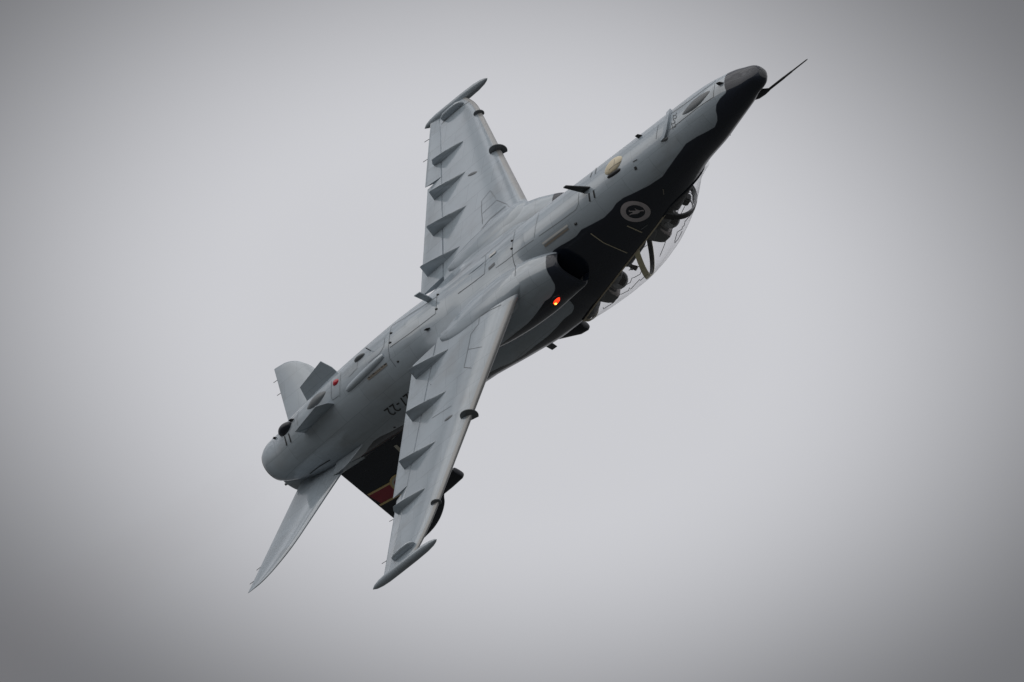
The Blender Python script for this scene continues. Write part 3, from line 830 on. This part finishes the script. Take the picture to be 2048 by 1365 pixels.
arch('windscreen_arch_lit_inner', -2.90, .42, .085, .0125, .035, M_MID, screen)  # inner side coloured lighter to stand in for light catching it
arch('canopy_arch', -3.78, -.80, .13, .004, .012, M_KHAKI, canopy)
arch('canopy_arch_liner', -3.78, -.80, .095, .0125, .035, M_DARK, canopy)
arch('canopy_rear_frame', -5.57, 0.1, .06, -.004, .02, M_TAN, canopy)
S_ = []
for X, f_ in ((-5.30, .45), (-5.36, .72), (-5.45, .86), (-5.56, .93), (-5.60, .95)):
    q = can_sec(X, .02); z0 = q[0][2] - .03
    S_.append([(p[0], p[1], z0 + (p[2] - z0) * f_) for p in q])
loft('rear_deck', S_, M_DARK, fus, wrap=True)
for sgn in (1, -1):
    pts = [(X, sgn * (yb + .004), z + .004) for X, yb, z in edge if X < -2.86]
    tube('canopy_sill', pts, .012, M_TAN, canopy, 8)
    pts = [(X, sgn * (yb + .002), z + .003) for X, yb, z in edge if X >= -2.92]
    tube('windscreen_sill', pts, .014, M_BLACK, screen, 8)
# detonating cord zigzags bonded to the inside of the acrylic, mirrored to starboard
r3 = lambda x, y: (1160 + x / 7.585, 340 + y / 7.585)
r4 = lambda x, y: (1140 + x / 6.825, 480 + y / 6.825)
bvh_can = BVHTree.FromPolygons([tuple(v.co) for o in (canopy,) for v in o.data.vertices], [tuple(p.vertices) for p in canopy.data.polygons])
def cord(pxs):
    H = []
    for a, b_ in zip(pxs[:-1], pxs[1:]):
        n = max(1, int(math.hypot(a[0] - b_[0], a[1] - b_[1]) / 4))
        for i in range(n):
            h = cast((a[0] + (b_[0] - a[0]) * i / n, a[1] + (b_[1] - a[1]) * i / n), bvh_can)
            if h is not None and h[0][1] > -.02: H.append(h[0] * np.array([1, .985, 1]) - np.array([0, 0, .004]))
    for sgn in (1, -1):
        if len(H) > 2: tube('detonating_cord', [p * np.array([1, sgn, 1]) for p in H], .0048, M_DARK, canopy, 5)
cord([r3(*p) for p in [(1500,755),(1462,868),(1412,815),(1432,850),(1352,1000),(1340,1020),(1320,1008),(1290,1130),(1200,1350)]])
cord([r3(*p) for p in [(1690,680),(1640,740),(1595,790),(1585,850),(1560,870),(1550,905),(1480,950),(1442,1080),(1440,1115),(1490,1060),(1570,905)]])
cord([r4(*p) for p in [(1000,425),(978,430),(960,475),(880,520),(848,528),(825,590),(770,620),(697,680),(665,645)]])
cord([r4(*p) for p in [(1060,475),(980,545),(960,562),(955,545),(830,680),(815,660),(800,700),(700,750),(688,745),(600,860),(460,950),(455,930),(445,880)]])

# furniture: coamings, ejection seats, head-up display, blast screen handle
def box(name, c, size, mat, parent, bev=.01, rot=0.0):
    bm = bmesh.new(); bmesh.ops.create_cube(bm, size=1.0)
    for v in bm.verts: v.co = Vector((v.co.x * size[0], v.co.y * size[1], v.co.z * size[2]))
    bmesh.ops.bevel(bm, geom=bm.edges[:], offset=bev, segments=2, affect='EDGES')
    me = bpy.data.meshes.new(name); bm.to_mesh(me); bm.free(); me.materials.append(mat)
    o = bpy.data.objects.new(name, me); COL.objects.link(o); o.parent = parent
    o.location = c; o.rotation_euler = (0, rot, 0)
    return o
def coaming(x0, x1, z0, z1, hw):
    S_ = []
    for i in range(12):
        t_ = i / 11; X = x0 + (x1 - x0) * t_; w_ = min(hw, float(open_half(X)) - .03); h = z0 + (z1 - z0) * t_
        base = side_z(X, float(open_half(X))) - .05
        S_.append([(X, w_ * math.cos(a), base + (h - base) * max(0, math.sin(a)) ** .6) for a in np.linspace(0, PI, 15)])
    return loft('instrument_coaming', S_, M_DARK, fus)
coaming(-2.16, -2.80, .52, .745, .36)
coaming(-3.86, -4.28, .90, 1.00, .30)
hud = box('head_up_display', (-2.78, 0, .79), (.16, .14, .10), M_DARK, fus, .02, .25)
prism('combiner_glass', [(-2.70, -.075, .83), (-2.70, .075, .83), (-2.84, .075, .96), (-2.84, -.075, .96)], .006, M_GLASS, hud)
for c in hud.children: c.matrix_parent_inverse = hud.matrix_basis.inverted()
for s_ in (1, -1):
    tube('combiner_post', [(-2.69, s_ * .078, .80), (-2.72, s_ * .08, .86), (-2.84, s_ * .08, .965)], .008, M_DARK, fus, 6)
def seat(hx, hz):
    """ejection seat behind a head centred at (hx, hz)"""
    pan = [(hx - .02, hz - .80), (hx + .30, hz - .74), (hx + .32, hz - .84), (hx - .12, hz - .92), (hx - .38, hz - .05), (hx - .34, hz + .02), (hx - .20, hz + .22), (hx - .19, hz - .05)]
    s = bpy.data.objects.new('ejection_seat', None); COL.objects.link(s); s.parent = jet
    prism('seat_bucket', [(x, 0, z) for x, z in pan[:6] + pan[7:]], .40, M_SEAT, s, .02)
    hb = []
    for X, lo, hi, w_ in [(hx - .13, hz - .06, hz + .10, .11), (hx - .17, hz - .08, hz + .185, .145), (hx - .22, hz - .10, hz + .215, .15), (hx - .34, hz - .12, hz + .225, .15), (hx - .40, hz - .12, hz + .19, .13), (hx - .47, hz - .10, hz + .11, .10)]:
        hb.append(ell(X, w_, lo, hi, 4.0, 28))
    loft('headbox', hb, M_SEAT, s, angle=50)
    hp = [ell(hx - .125, .08, hz - .05, hz + .075, 4, 20), ell(hx - .150, .135, hz - .06, hz + .17, 4, 20), ell(hx - .175, .147, hz - .075, hz + .2, 4, 20)]
    loft('head_pad', hp, M_SEATP, s, angle=50)
    for q in (1, -1):
        tube('seat_rail', [(hx - .20, q * .17, hz - .75), (hx - .38, q * .17, hz - .14)], .022, M_SEAT, s, 8)
    return s
HEADS = [(-3.27, .855), (-4.83, 1.12)]
for hx, hz in HEADS: seat(hx, hz)

# ------------------------------------------------------------------ the two crew
def skin_mesh(name, joints, bones, mat, parent, root=0, sub=2):
    me = bpy.data.meshes.new(name)
    me.from_pydata([j[:3] for j in joints], bones, []); me.update()
    o = bpy.data.objects.new(name, me); COL.objects.link(o)
    md = o.modifiers.new('skin', 'SKIN'); md.use_smooth_shade = True
    sv = me.skin_vertices[0].data
    for i, j in enumerate(joints):
        r = j[3]; sv[i].radius = (r if not isinstance(r, tuple) else r[0], r if not isinstance(r, tuple) else r[1]); sv[i].use_root = (i == root)
    s = o.modifiers.new('sub', 'SUBSURF'); s.levels = sub; s.render_levels = sub
    dg = bpy.context.evaluated_depsgraph_get(); ev = o.evaluated_get(dg)
    m2 = bpy.data.meshes.new_from_object(ev); o.modifiers.clear(); old = o.data; o.data = m2; m2.name = name
    bpy.data.meshes.remove(old); m2.materials.clear(); m2.materials.append(mat)
    m2.polygons.foreach_set('use_smooth', [True] * len(m2.polygons))
    o.parent = parent
    return o
def crew(hx, hz, label, raise_hand):
    p = bpy.data.objects.new('person', None); COL.objects.link(p)
    # the figure is built in jet axes around its seat and then placed in the world
    p.matrix_world = JET @ Matrix.Translation((hx, 0, hz))
    p['label'] = label; p['category'] = 'person'; p['group'] = 'jet crew'
    J = [(-.10, 0, -.74, (.15, .16)), (-.13, 0, -.55, (.14, .16)), (-.12, 0, -.36, (.13, .17)), (-.09, 0, -.22, (.09, .14)), (-.04, 0, -.15, .055), (0, 0, -.02, .085)]
    Bn = [(0, 1), (1, 2), (2, 3), (3, 4), (4, 5)]
    hands = []
    for s in (1, -1):
        i = len(J)
        up = raise_hand and s == -1
        if up:
            J += [(-.10, s * .19, -.27, .065), (.04, s * .30, -.38, .052), (.16, s * .25, -.22, .044), (.285, s * .08, -.03, .030), (.325, s * .045, .02, .034)]
        else:
            J += [(-.10, s * .19, -.27, .065), (-.02, s * .27, -.50, .052), (.12, s * .22, -.60, .044), (.26, s * .12 if s < 0 else s * .2, -.58, .030), (.32, s * .10 if s < 0 else s * .2, -.565, .034)]
        Bn += [(3, i), (i, i + 1), (i + 1, i + 2), (i + 2, i + 3), (i + 3, i + 4)]
        hands.append((J[i + 3], J[i + 4], s))
        k = len(J)
        J += [(-.06, s * .10, -.76, .095), (.36, s * .15, -.66, .075), (.70, s * .15, -.92, .052), (.78, s * .14, -.95, .045), (.90, s * .14, -.88, .04)]
        Bn += [(0, k), (k, k + 1), (k + 1, k + 2), (k + 2, k + 3), (k + 3, k + 4)]
    bodyo = skin_mesh('body', J, Bn, M_SUIT, p)
    for wrist, palm, s in hands:                      # gloved hands: palm, four bent fingers and a thumb
        w_ = np.array(wrist[:3]); c = np.array(palm[:3]); d = (c - w_) / np.linalg.norm(c - w_)
        lat = np.cross(d, (0, 0, 1.0)); lat /= np.linalg.norm(lat); dn = np.cross(d, lat); dn /= np.linalg.norm(dn)
        if dn[2] > 0: dn = -dn
        K = [(*w_, .028), (*(c - d * .01), (.030, .022)), (*(c + d * .035), (.036, .018))]; Bh = [(0, 1), (1, 2)]
        for f, (off, ln) in enumerate(((-.030, .075), (-.010, .085), (.010, .08), (.029, .065))):
            k = len(K); b0 = c + d * .045 + lat * off
            K += [(*b0, .0105), (*(b0 + d * ln * .45), .0095), (*(b0 + d * ln * .65 + dn * ln * .38), .0088), (*(b0 + d * ln * .42 + dn * ln * .72), .008)]
            Bh += [(2, k), (k, k + 1), (k + 1, k + 2), (k + 2, k + 3)]
        k = len(K); b0 = c + lat * .038 * s - d * .005
        K += [(*b0, .012), (*(b0 + d * .035 + dn * .02 + lat * s * .012), .010), (*(b0 + d * .055 + dn * .045), .009)]
        Bh += [(1, k), (k, k + 1), (k + 1, k + 2)]
        skin_mesh('glove', K, Bh, M_GLOVE, bodyo, sub=2)
    # helmet: shell, visor, mask with hose
    S_ = []
    for i in range(15):
        v = -1 + 2 * i / 14; z = .02 + .145 * math.sin(v * PI / 2); r = .002 + math.cos(v * PI / 2) ** .8 if abs(v) < 1 else .02
        if v < -.45: r *= 1 - (-.45 - v) * .35
        S_.append([(-.008 + .150 * r * math.cos(a), .126 * r * math.sin(a), z) for a in np.linspace(0, 2 * PI, 28, endpoint=False)])
    hel = loft('helmet', S_, M_HELM, p, angle=80)
    S_ = []
    for i in range(8):
        z = -.005 + .10 * i / 7; r = math.sqrt(max(.05, 1 - ((z - .02) / .15) ** 2))
        S_.append([(-.006 + (.158 * r) * math.cos(a), .134 * r * math.sin(a), z) for a in np.linspace(-1.25, 1.25, 20)])
    loft('visor', S_, M_VISOR, hel, wrap=False, cap0=False, cap1=False)
    loft('oxygen_mask', [ell(.095, .06, -.125, -.01, 2.4, 20), ell(.135, .052, -.12, -.02, 2.4, 20), ell(.165, .035, -.11, -.045, 2.4, 20), ell(.175, .015, -.09, -.06, 2.4, 20)], M_MASK, hel)
    tube('oxygen_hose', [(.16, 0, -.085), (.17, .01, -.16), (.13, .04, -.25), (.06, .09, -.33)], .017, M_MASK, hel, 8)
    for q in (1, -1):
        tube('ear_cup', [(-.01, q * .115, -.02), (-.01, q * .138, -.02)], [.045, .035], M_HELM, hel, 14)
    return p
crew(*HEADS[0], 'helmeted person in the front cockpit seat under the bubble canopy', False)
crew(*HEADS[1], 'helmeted person in the rear cockpit seat reaching a gloved hand forward', True)
tube('grab_rod', [(-4.33, .0, 1.21), (-4.58, -.02, 1.14)], .006, M_DARK, canopy, 6)

# ------------------------------------------------------------------ seams and small fittings, cast onto the skin
def hits(pxs, step=5.0, bv=None):
    out = []
    for (a, b_) in zip(pxs[:-1], pxs[1:]):
        n = max(1, int(math.hypot(b_[0] - a[0], b_[1] - a[1]) / step))
        for i in range(n + (1 if b_ == pxs[-1] else 0)):
            t_ = i / n; h = cast((a[0] + (b_[0] - a[0]) * t_, a[1] + (b_[1] - a[1]) * t_), bv or bvh)
            if h is not None: out.append(h)
    return out
def ribbon(name, pxs, w_, mat, parent, off=.003, step=5.0, bv=None):
    H = hits(pxs, step, bv)
    if len(H) < 2: return None
    V = []
    for i, (p, n) in enumerate(H):
        tg = H[min(i + 1, len(H) - 1)][0] - H[max(i - 1, 0)][0]; tg /= (np.linalg.norm(tg) + 1e-9)
        s_ = np.cross(n, tg); s_ /= (np.linalg.norm(s_) + 1e-9)
        V += [p + n * off + s_ * w_ / 2, p + n * off - s_ * w_ / 2]
    F = [(2 * i, 2 * i + 1, 2 * i + 3, 2 * i + 2) for i in range(len(H) - 1) if np.linalg.norm(H[i + 1][0] - H[i][0]) < .35]
    if not F: return None
    return mesh_obj(name, V, F, mat, parent, False)
def frame(px, bv=None):
    h = cast_near(px, bv or bvh)
    p, n = h; f = np.array([1.0, 0, 0]); f = f - n * (f @ n); f /= np.linalg.norm(f); s_ = np.cross(n, f)
    return p, n, f, s_
def mirror(o):
    c = o.copy(); COL.objects.link(c); c.parent = o.parent
    me = o.data.copy(); c.data = me
    for v in me.vertices: v.co.y = -v.co.y
    me.flip_normals()
    return c
W1, W0 = wings[1], wings[-1]
seams = [
    (fus, M_LINE, .010, [cB(*p) for p in [(810,500),(790,600),(772,700),(772,800),(790,890),(815,975),(808,1060),(795,1140),(792,1260)]]),
    (fus, M_LINE, .009, [cB(*p) for p in [(855,455),(620,655),(390,848)]]),
    (fus, M_LINE, .010, [cB(*p) for p in [(445,815),(440,910),(428,1045),(250,1180),(100,1292)]]),
    (fus, M_FAINT, .010, [cB(*p) for p in [(265,905),(130,1020),(0,1130)]]),
    (fus, M_FAINT, .009, [cB(*p) for p in [(570,970),(700,878),(830,770),(1040,620)]]),
    (fus, M_FAINT, .009, [c2(*p) for p in [(770,420),(765,530),(740,585),(600,690),(380,842)]]),
    (fus, M_FAINT, .008, [c2(*p) for p in [(380,620),(345,760),(335,860)]]),
    (fus, M_FAINT, .012, [c1(*p) for p in [(935,400),(700,580),(500,720)]]),
    (fus, M_FAINT, .010, [c1(*p) for p in [(910,560),(760,660),(560,820),(480,880)]]),
    (fus, M_FAINT, .010, [c1(*p) for p in [(925,430),(915,500),(912,560)]]),
    (fus, M_LINE, .008, [c1(*p) for p in [(375,830),(360,900),(352,970)]]),
    (fus, M_LINE, .010, [c5(*p) for p in [(850,150),(835,330),(560,540),(390,660)]]),
    (fus, M_FAINT, .010, [c5(*p) for p in [(850,165),(600,330),(410,450)]]),
    (fus, M_LINE, .008, [c5(*p) for p in [(405,455),(390,520),(380,610),(375,680),(390,770),(450,850)]]),
    (fus, M_LINE, .012, [c5(*p) for p in [(1055,135),(1240,0)]]),
    (fus, M_FAINT, .008, [c5(*p) for p in [(340,570),(330,650),(290,720),(180,810)]]),
    (fus, M_FAINT, .008, [c6(*p) for p in [(985,320),(975,420),(975,560)]]),
    (fus, M_LINE, .008, [c6(*p) for p in [(892,400),(890,560),(905,590),(965,545)]]),
    (fus, M_FAINT, .008, [c6(*p) for p in [(1150,210),(1140,280),(1060,365)]]),
    (fus, M_FAINT, .008, [c6(*p) for p in [(572,700),(555,770),(565,840)]]),
    (W0, M_LINE, .009, [cB(*p) for p in [(500,10),(395,140),(392,260),(405,425)]]),
    (W0, M_LINE, .009, [cB(*p) for p in [(400,300),(580,130),(705,180)]]),
    (W0, M_FAINT, .008, [cB(*p) for p in [(500,10),(570,110)]]),
    (W0, M_FAINT, .008, [cB(*p) for p in [(705,180),(770,250)]]),
    (W1, M_LINE, .010, [c5(*p) for p in [(1475,245),(1360,300),(1262,365),(1255,430),(1180,530),(1150,680),(1113,855),(1185,862)]]),
    (W1, M_FAINT, .008, [c5(*p) for p in [(1150,680),(1285,655)]]),
    (W1, M_FAINT, .008, [c5(*p) for p in [(800,1350),(990,1230)]]),
    (W0, M_FAINT, .010, [(820+x/11.375, 140+y/11.375) for x, y in [(710,1245),(900,1060),(1150,850),(1400,690)]]),
]
for par, mat, w_, pts in seams: ribbon('panel_line', pts, w_ * .85, mat, par)
# wide painted or inset strips
for mat, w_, pts, par in [
    (M_PALE, .030, [c2(415,918), c2(660,735)], fus), (M_BROWN, .035, [c2(437,940), c2(668,765)], fus),
    (M_BROWN, .045, [c5(175,970), c5(360,820)], fus), (M_DARK, .022, [c5(175,962), c5(358,814)], fus),
    (M_MID, .014, [cB(300,660), cB(400,480), cB(500,360), cB(690,205)], W0),
    (M_DARK, .03, [cA(1220,0), cA(1221,1)], fus),
    (M_DARK, .030, [c2(868,425), c2(878,505)], fus), (M_DARK, .030, [c2(912,395), c2(925,470)], fus),
    (M_MID, .022, [c2(905,205), c2(880,270)], fus), (M_MID, .022, [c2(940,180), c2(928,235)], fus),
    (M_DARK, .026, [(500+525/7.583, 820+405/7.583), (500+562/7.583, 820+545/7.583)], fus),
    (M_DARK, .026, [(500+585/7.583, 820+360/7.583), (500+625/7.583, 820+495/7.583)], fus),
    (M_DARK, .018, [(500+905/7.583, 820+970/7.583), (500+1060/7.583, 820+850/7.583), (500+1215/7.583, 820+760/7.583)], fus),
    (M_TAN, .018, [c2(885,815), c2(1010,905), c2(1240,1005)], fus), (M_TAN, .022, [c2(1240,740), c2(1385,805)], fus),
    (M_MID, .02, [c2(1375,775), c2(1440,730)], fus), (M_BROWN, .014, [c2(1590,380), c2(1598,435)], fus),
    (M_DARK, .05, [c2(1318,165), c2(1330,195)], fus), (M_DARK, .014, [c2(1300,118), c2(1340,95)], fus),
    (M_DARK, .035, [c2(728,728), c2(752,715)], fus),
    (M_PALE, .05, [cB(490,830), cB(570,765)], fus), (M_MID, .05, [cB(480,985), cB(555,915)], fus),
    ]:
    ribbon('painted_strip', pts, w_, mat, par, .005, 3.0)

def teardrop(name, pa, pb, w_, h_, mat, parent, n=2.0, sink=.01, blunt=.5):
    """raised blister lying on the skin between two photo points"""
    a, b_ = cast_near(pa, bvh), cast_near(pb, bvh); p0, p1 = a[0], b_[0]; nn = a[1] + b_[1]; nn /= np.linalg.norm(nn)
    ax = p1 - p0; ln = np.linalg.norm(ax); ax /= ln; sd_ = np.cross(nn, ax); S_ = []
    for t_ in np.linspace(0, 1, 17):
        k = max(.02, (math.sin(PI * t_) if blunt == .5 else math.sin(PI * t_ ** blunt))) ** (1 / n)
        c = p0 + ax * ln * t_ - nn * sink
        S_.append([c + sd_ * w_ * k * math.cos(q) + nn * (h_ + sink) * k * math.sin(q) for q in np.linspace(0, PI, 13)])
    return loft(name, S_, mat, parent, wrap=True, angle=60)
def blade(name, px, chord, tall, sweep, mat, parent, thick=.012, lean=0.0, taper=.6):
    p, n, f, s_ = frame(px); n = n + s_ * lean; n /= np.linalg.norm(n)
    P = [p - n * .01 + f * chord / 2, p - n * .01 - f * chord / 2, p + n * tall - f * (chord / 2 * taper + sweep), p + n * tall + f * (chord / 2 * taper - sweep)]
    return prism(name, P, thick, mat, parent, .002)
# belly fittings from nose to tail
teardrop('nose_gear_blister', c1(590,745), c1(910,480), .085, .035, M_MID, fus, 1.3)
blade('blade_antenna', c1(990,430), .10, .06, .03, M_DARK, fus)
blade('blade_antenna', c1(200,945), .10, .06, .03, M_DARK, fus)
H = hits([c1(485,705), c1(450,900), c1(425,975)], 4)
S_ = []
for i, (p, n) in enumerate(H):
    f = np.array([1.0, 0, 0]); f = f - n * (f @ n); f /= np.linalg.norm(f)
    S_.append([p + f * .055 - n * .01, p + f * .05 + n * .04, p - f * .045 + n * .03, p - f * .06 - n * .01])
loft('raised_patch', S_, M_GREY, fus, angle=30)
teardrop('patch_end_scoop', c1(410,985), c1(470,955), .03, .03, M_MID, fus)
# cream blister with a dark slot beside it
cc = lambda x, y: (1180 + x / 11.375, 280 + y / 11.375)
crm = teardrop('cream_blister', cc(330,760), cc(735,400), .115, .05, M_CREAM, fus, 2.0)
bvh_crm = gather([crm])
ribbon('panel_line', [cc(430,690), cc(540,590), cc(700,495)], .008, M_BROWN, crm, .002, 2.0, bvh_crm)
ribbon('panel_line', [cc(545,570), cc(552,500), cc(560,450)], .008, M_BROWN, crm, .002, 2.0, bvh_crm)
teardrop('dark_slot_fairing', cc(400,860), cc(690,665), .035, .03, M_DARK, fus, 5)
blade('swept_antenna', c2(845,390), .17, .34, .10, M_DARK, fus, .02, 0.0, .35)
teardrop('flush_bump', c2(725,735), c2(750,712), .02, .02, M_DARK, fus)
for q in [(765,632), (760,730)]: teardrop('seam_latch', cB(q[0]-12,q[1]+8), cB(q[0]+22,q[1]-6), .018, .02, M_DARK, fus)
for q in [(855,145), (840,285), (398,520), (388,612)]: teardrop('seam_latch', c5(q[0]-12,q[1]+6), c5(q[0]+18,q[1]-4), .018, .02, M_DARK, fus)
prism('belly_antenna', [(-7.14, -.1, -.55), (-7.14, -.1, -.62), (-7.16, -.1, -.78), (-7.28, -.1, -.79), (-7.26, -.1, -.65), (-7.25, -.1, -.55)], .02, M_GREY, fus, .003)
blade('drain_mast', c5(765,480), .09, .055, .02, M_DARK, fus, .012)
tube('drain_tube', [frame(c5(200,690))[0], frame(c5(200,690))[0] + frame(c5(200,690))[1] * .09], .009, M_MID, fus, 8)
teardrop('belly_bump', c6(1075,190), c6(1170,110), .04, .05, M_MID, fus, 3)
teardrop('belly_tube', c6(1045,490), c6(1400,150), .062, .05, M_GREY, fus, 7)
teardrop('red_beacon', c6(905,440), c6(962,390), .05, .035, M_RED, fus, 2)
teardrop('belly_blister', c6(645,680), c6(845,500), .085, .05, M_MID, fus, 1.3)
teardrop('flush_vent', c6(1525,215), c6(1555,210), .02, .012, M_DARK, fus)
teardrop('tail_dome', c6(395,930), c6(500,815), .085, .10, M_BLACK, fus, 2.4)
blade('tail_antenna', c6(515,785), .09, .05, .02, M_DARK, fus)
blade('tail_antenna', c6(350,960), .06, .04, .015, M_DARK, fus)
teardrop('side_vent', c6(1490,858), c6(1525,850), .03, .008, M_DARK, fus)
for px in [(650/13.65+540+0, 930+300/13.65)]: pass
tube('tail_light', [(-11.70, .05, .30), (-11.76, .05, .29)], .02, M_MID, boom, 10)
# spine fittings on the centreline
S_ = []
for X, w_, lo, hi in [(-5.925, .035, 1.30, 1.455), (-5.935, .06, 1.28, 1.48), (-5.97, .08, 1.24, 1.495), (-6.1, .085, 1.2, 1.475), (-6.25, .07, 1.15, 1.40), (-6.45, .035, 1.1, 1.31), (-6.6, .01, 1.1, 1.22)]:
    S_.append(ell(X, w_, lo, hi, 2.2, 24))
loft('spine_scoop', S_, M_BLACK, fus)
prism('spine_antenna', [(-6.58, 0, 1.16), (-6.72, 0, 1.14), (-6.71, 0, 1.385), (-6.60, 0, 1.39)], .014, M_MID, fus, .002)
# pitot boom on the upper nose
p0 = np.array([-.42, 0, .17]); 
S_ = []
for X, w_, lo, hi in [(-.44, .012, .10, .175), (-.34, .024, .08, .215), (-.22, .026, .09, .225), (-.15, .020, .12, .222), (-.10, .018, .163, .215)]:
    S_.append(ell(X, w_, lo, hi, 2.2, 16))
mast = loft('probe_mount', S_, M_BLACK, fus)
tube('pitot_probe', [(-.14, 0, .192), (.25, 0, .194), (.26, 0, .194), (.42, 0, .195), (.44, 0, .195), (.76, 0, .198), (.79, 0, .198)], [.019, .019, .017, .015, .012, .009, .004], M_DARK, mast, 12)
tube('angle_probe', [frame(c1(1075,930))[0], frame(c1(1075,930))[0] + frame(c1(1075,930))[1] * .05], .008, M_DARK, fus, 8)
# wing details
for sgn, q0, q1 in [(-1, (935,352), (955,344)), (1, (888,843), (906,830))]:
    teardrop('pylon_socket', q0, q1, .035, .012, M_MID, wings[sgn], 3)
teardrop('wing_vent', c5(785,1030), c5(790,1015), .016, .006, M_DARK, W1)
# navigation light on the port intake
p, n, f, s_ = frame((1110, 601))
pod = teardrop('navigation_light', (1101, 609), (1119, 591), .06, .035, M_BLACK, intakes[1], 2)
S_ = []
for t_ in np.linspace(0, 1, 9):
    k = max(.05, math.sin(PI * t_)) ** .6
    c = p + f * (.15 * t_ - .05) + n * .03
    S_.append([c + s_ * .036 * k * math.cos(q) + n * .036 * k * math.sin(q) for q in np.linspace(0, 2 * PI, 12, endpoint=False)])
lens = loft('lens', S_, M_GLOW, pod, angle=80)
S_ = []
for t_ in np.linspace(0, 1, 9):
    k = max(.05, math.sin(PI * t_)) ** .6
    c = p + f * (.05 * t_ - .03) + n * .055 + s_ * .004
    S_.append([c + s_ * .016 * k * math.cos(q) + n * .022 * k * math.sin(q) for q in np.linspace(0, 2 * PI, 12, endpoint=False)])
loft('bulb', S_, M_BULB, pod, angle=80)

# ------------------------------------------------------------------ faint exhaust trail
vm = bpy.data.materials.new('exhaust_smoke'); vm.use_nodes = True; vt = vm.node_tree; vt.nodes.clear()
vol = vt.nodes.new('ShaderNodeVolumePrincipled'); vo = vt.nodes.new('ShaderNodeOutputMaterial'); vt.links.new(vol.outputs[0], vo.inputs['Volume'])
vol.inputs['Color'].default_value = (0.60, 0.46, 0.45, 1); vol.inputs['Density'].default_value = 0.02
S_ = []
for t_ in np.linspace(0, 1, 24):
    X = -11.9 - 13 * t_; r = .30 + .75 * t_ ** .8
    S_.append([(X, r * math.cos(a), -.05 - (-.0757) * (X + 11.9) + r * math.sin(a)) for a in np.linspace(0, 2 * PI, 24, endpoint=False)])
smoke = loft('exhaust_smoke', S_, vm, None)
smoke.matrix_world = JET
smoke['kind'] = 'stuff'; smoke['label'] = 'faint brownish exhaust trail streaming behind the jet pipe'; smoke['category'] = 'smoke'

# ------------------------------------------------------------------ markings
def conform(name, pts2, faces, origin, ex, ey, nrm_, mat, parent, off=.005):
    V = []
    for x, y in pts2:
        q = origin + ex * x + ey * y
        h = bvh.ray_cast(Vector(q + nrm_ * .6), Vector(-nrm_))
        V.append(np.array(h[0]) + nrm_ * off if h[0] is not None else q)
    return mesh_obj(name, V, faces, mat, parent, False)
def text_mesh(s, size):
    cu = bpy.data.curves.new('lettering', 'FONT'); cu.body = s; cu.size = size; cu.resolution_u = 3; cu.align_x = 'CENTER'; cu.align_y = 'CENTER'
    cu.offset = size * .002
    o = bpy.data.objects.new('lettering', cu); COL.objects.link(o)
    dg = bpy.context.evaluated_depsgraph_get(); me = bpy.data.meshes.new_from_object(o.evaluated_get(dg))
    P = [(v.co.x, v.co.y) for v in me.vertices]; F = [tuple(p.vertices) for p in me.polygons]
    bpy.data.objects.remove(o); bpy.data.curves.remove(cu); bpy.data.meshes.remove(me)
    return P, F
P, F = text_mesh('A27-22', .25)
# side serials read nose-to-tail on the port side
h = cast((790, 815), bvh)
org = h[0].copy(); org[0] += .18
conform('serial_number', P, F, org, np.array([-1.0, 0, 0]), np.array([0, 0.0, 1.0]), np.array([0, 1.0, 0]), M_DARK, fus)
conform('serial_number', P, F, org * np.array([1, -1, 1]), np.array([1.0, 0, 0]), np.array([0, 0.0, 1.0]), np.array([0, -1.0, 0]), M_DARK, fus)
# twin "22" on the nose gear doors
P, F = text_mesh('22', .125)
for q in [c1(533,750), c1(522,830)]:
    p, n, f, s_ = frame(q)
    conform('door_number', P, F, p, -s_, f, n, M_MID, fus)
# low-visibility roundel with a leaping kangaroo
def disc(r0, r1, k=48):
    pts, fs = [], []
    rr = np.linspace(r0, r1, 4)
    for r in rr:
        for a in np.linspace(0, 2 * PI, k, endpoint=False): pts.append((r * math.cos(a), r * math.sin(a)))
    for i in range(3):
        for j in range(k): fs.append((i * k + j, i * k + (j + 1) % k, (i + 1) * k + (j + 1) % k, (i + 1) * k + j))
    return pts, fs
roo = [(.095,.050),(.108,.072),(.090,.070),(.080,.088),(.072,.062),(.050,.045),(.020,.050),(-.015,.045),(-.045,.022),(-.075,-.005),(-.120,-.022),(-.075,-.028),(-.045,-.015),(-.030,-.030),(-.060,-.060),(-.055,-.080),(-.015,-.085),(-.045,-.072),(-.005,-.040),(.010,-.020),(.030,-.015),(.040,-.045),(.055,-.050),(.046,-.020),(.055,.010),(.070,.035)]
for sgn in (1, -1):
    h = cast((1271, 423.5), bvh); org = h[0] * np.array([1, sgn, 1]); n_ = np.array([0, sgn * .985, .17 if h[1][2] > 0 else -.17])
    n_ = h[1] * np.array([1, sgn, 1]); n_[0] = 0; n_ /= np.linalg.norm(n_)
    ex = np.array([1.0, 0, 0]); ey = np.cross(n_, ex) * (-1 if sgn > 0 else 1)
    if ey[2] < 0: ey = -ey
    pts, fs = disc(.142, .222)
    conform('roundel_ring', pts, fs, org, ex, ey, n_, M_RING, fus)
    tri = tessellate_polygon([[Vector((x, y, 0)) for x, y in roo]])
    conform('roundel_kangaroo', [(x * 1.05, y * 1.05) for x, y in roo], tri, org, ex, ey, n_, M_RING, fus)
bpy.context.view_layer.update()
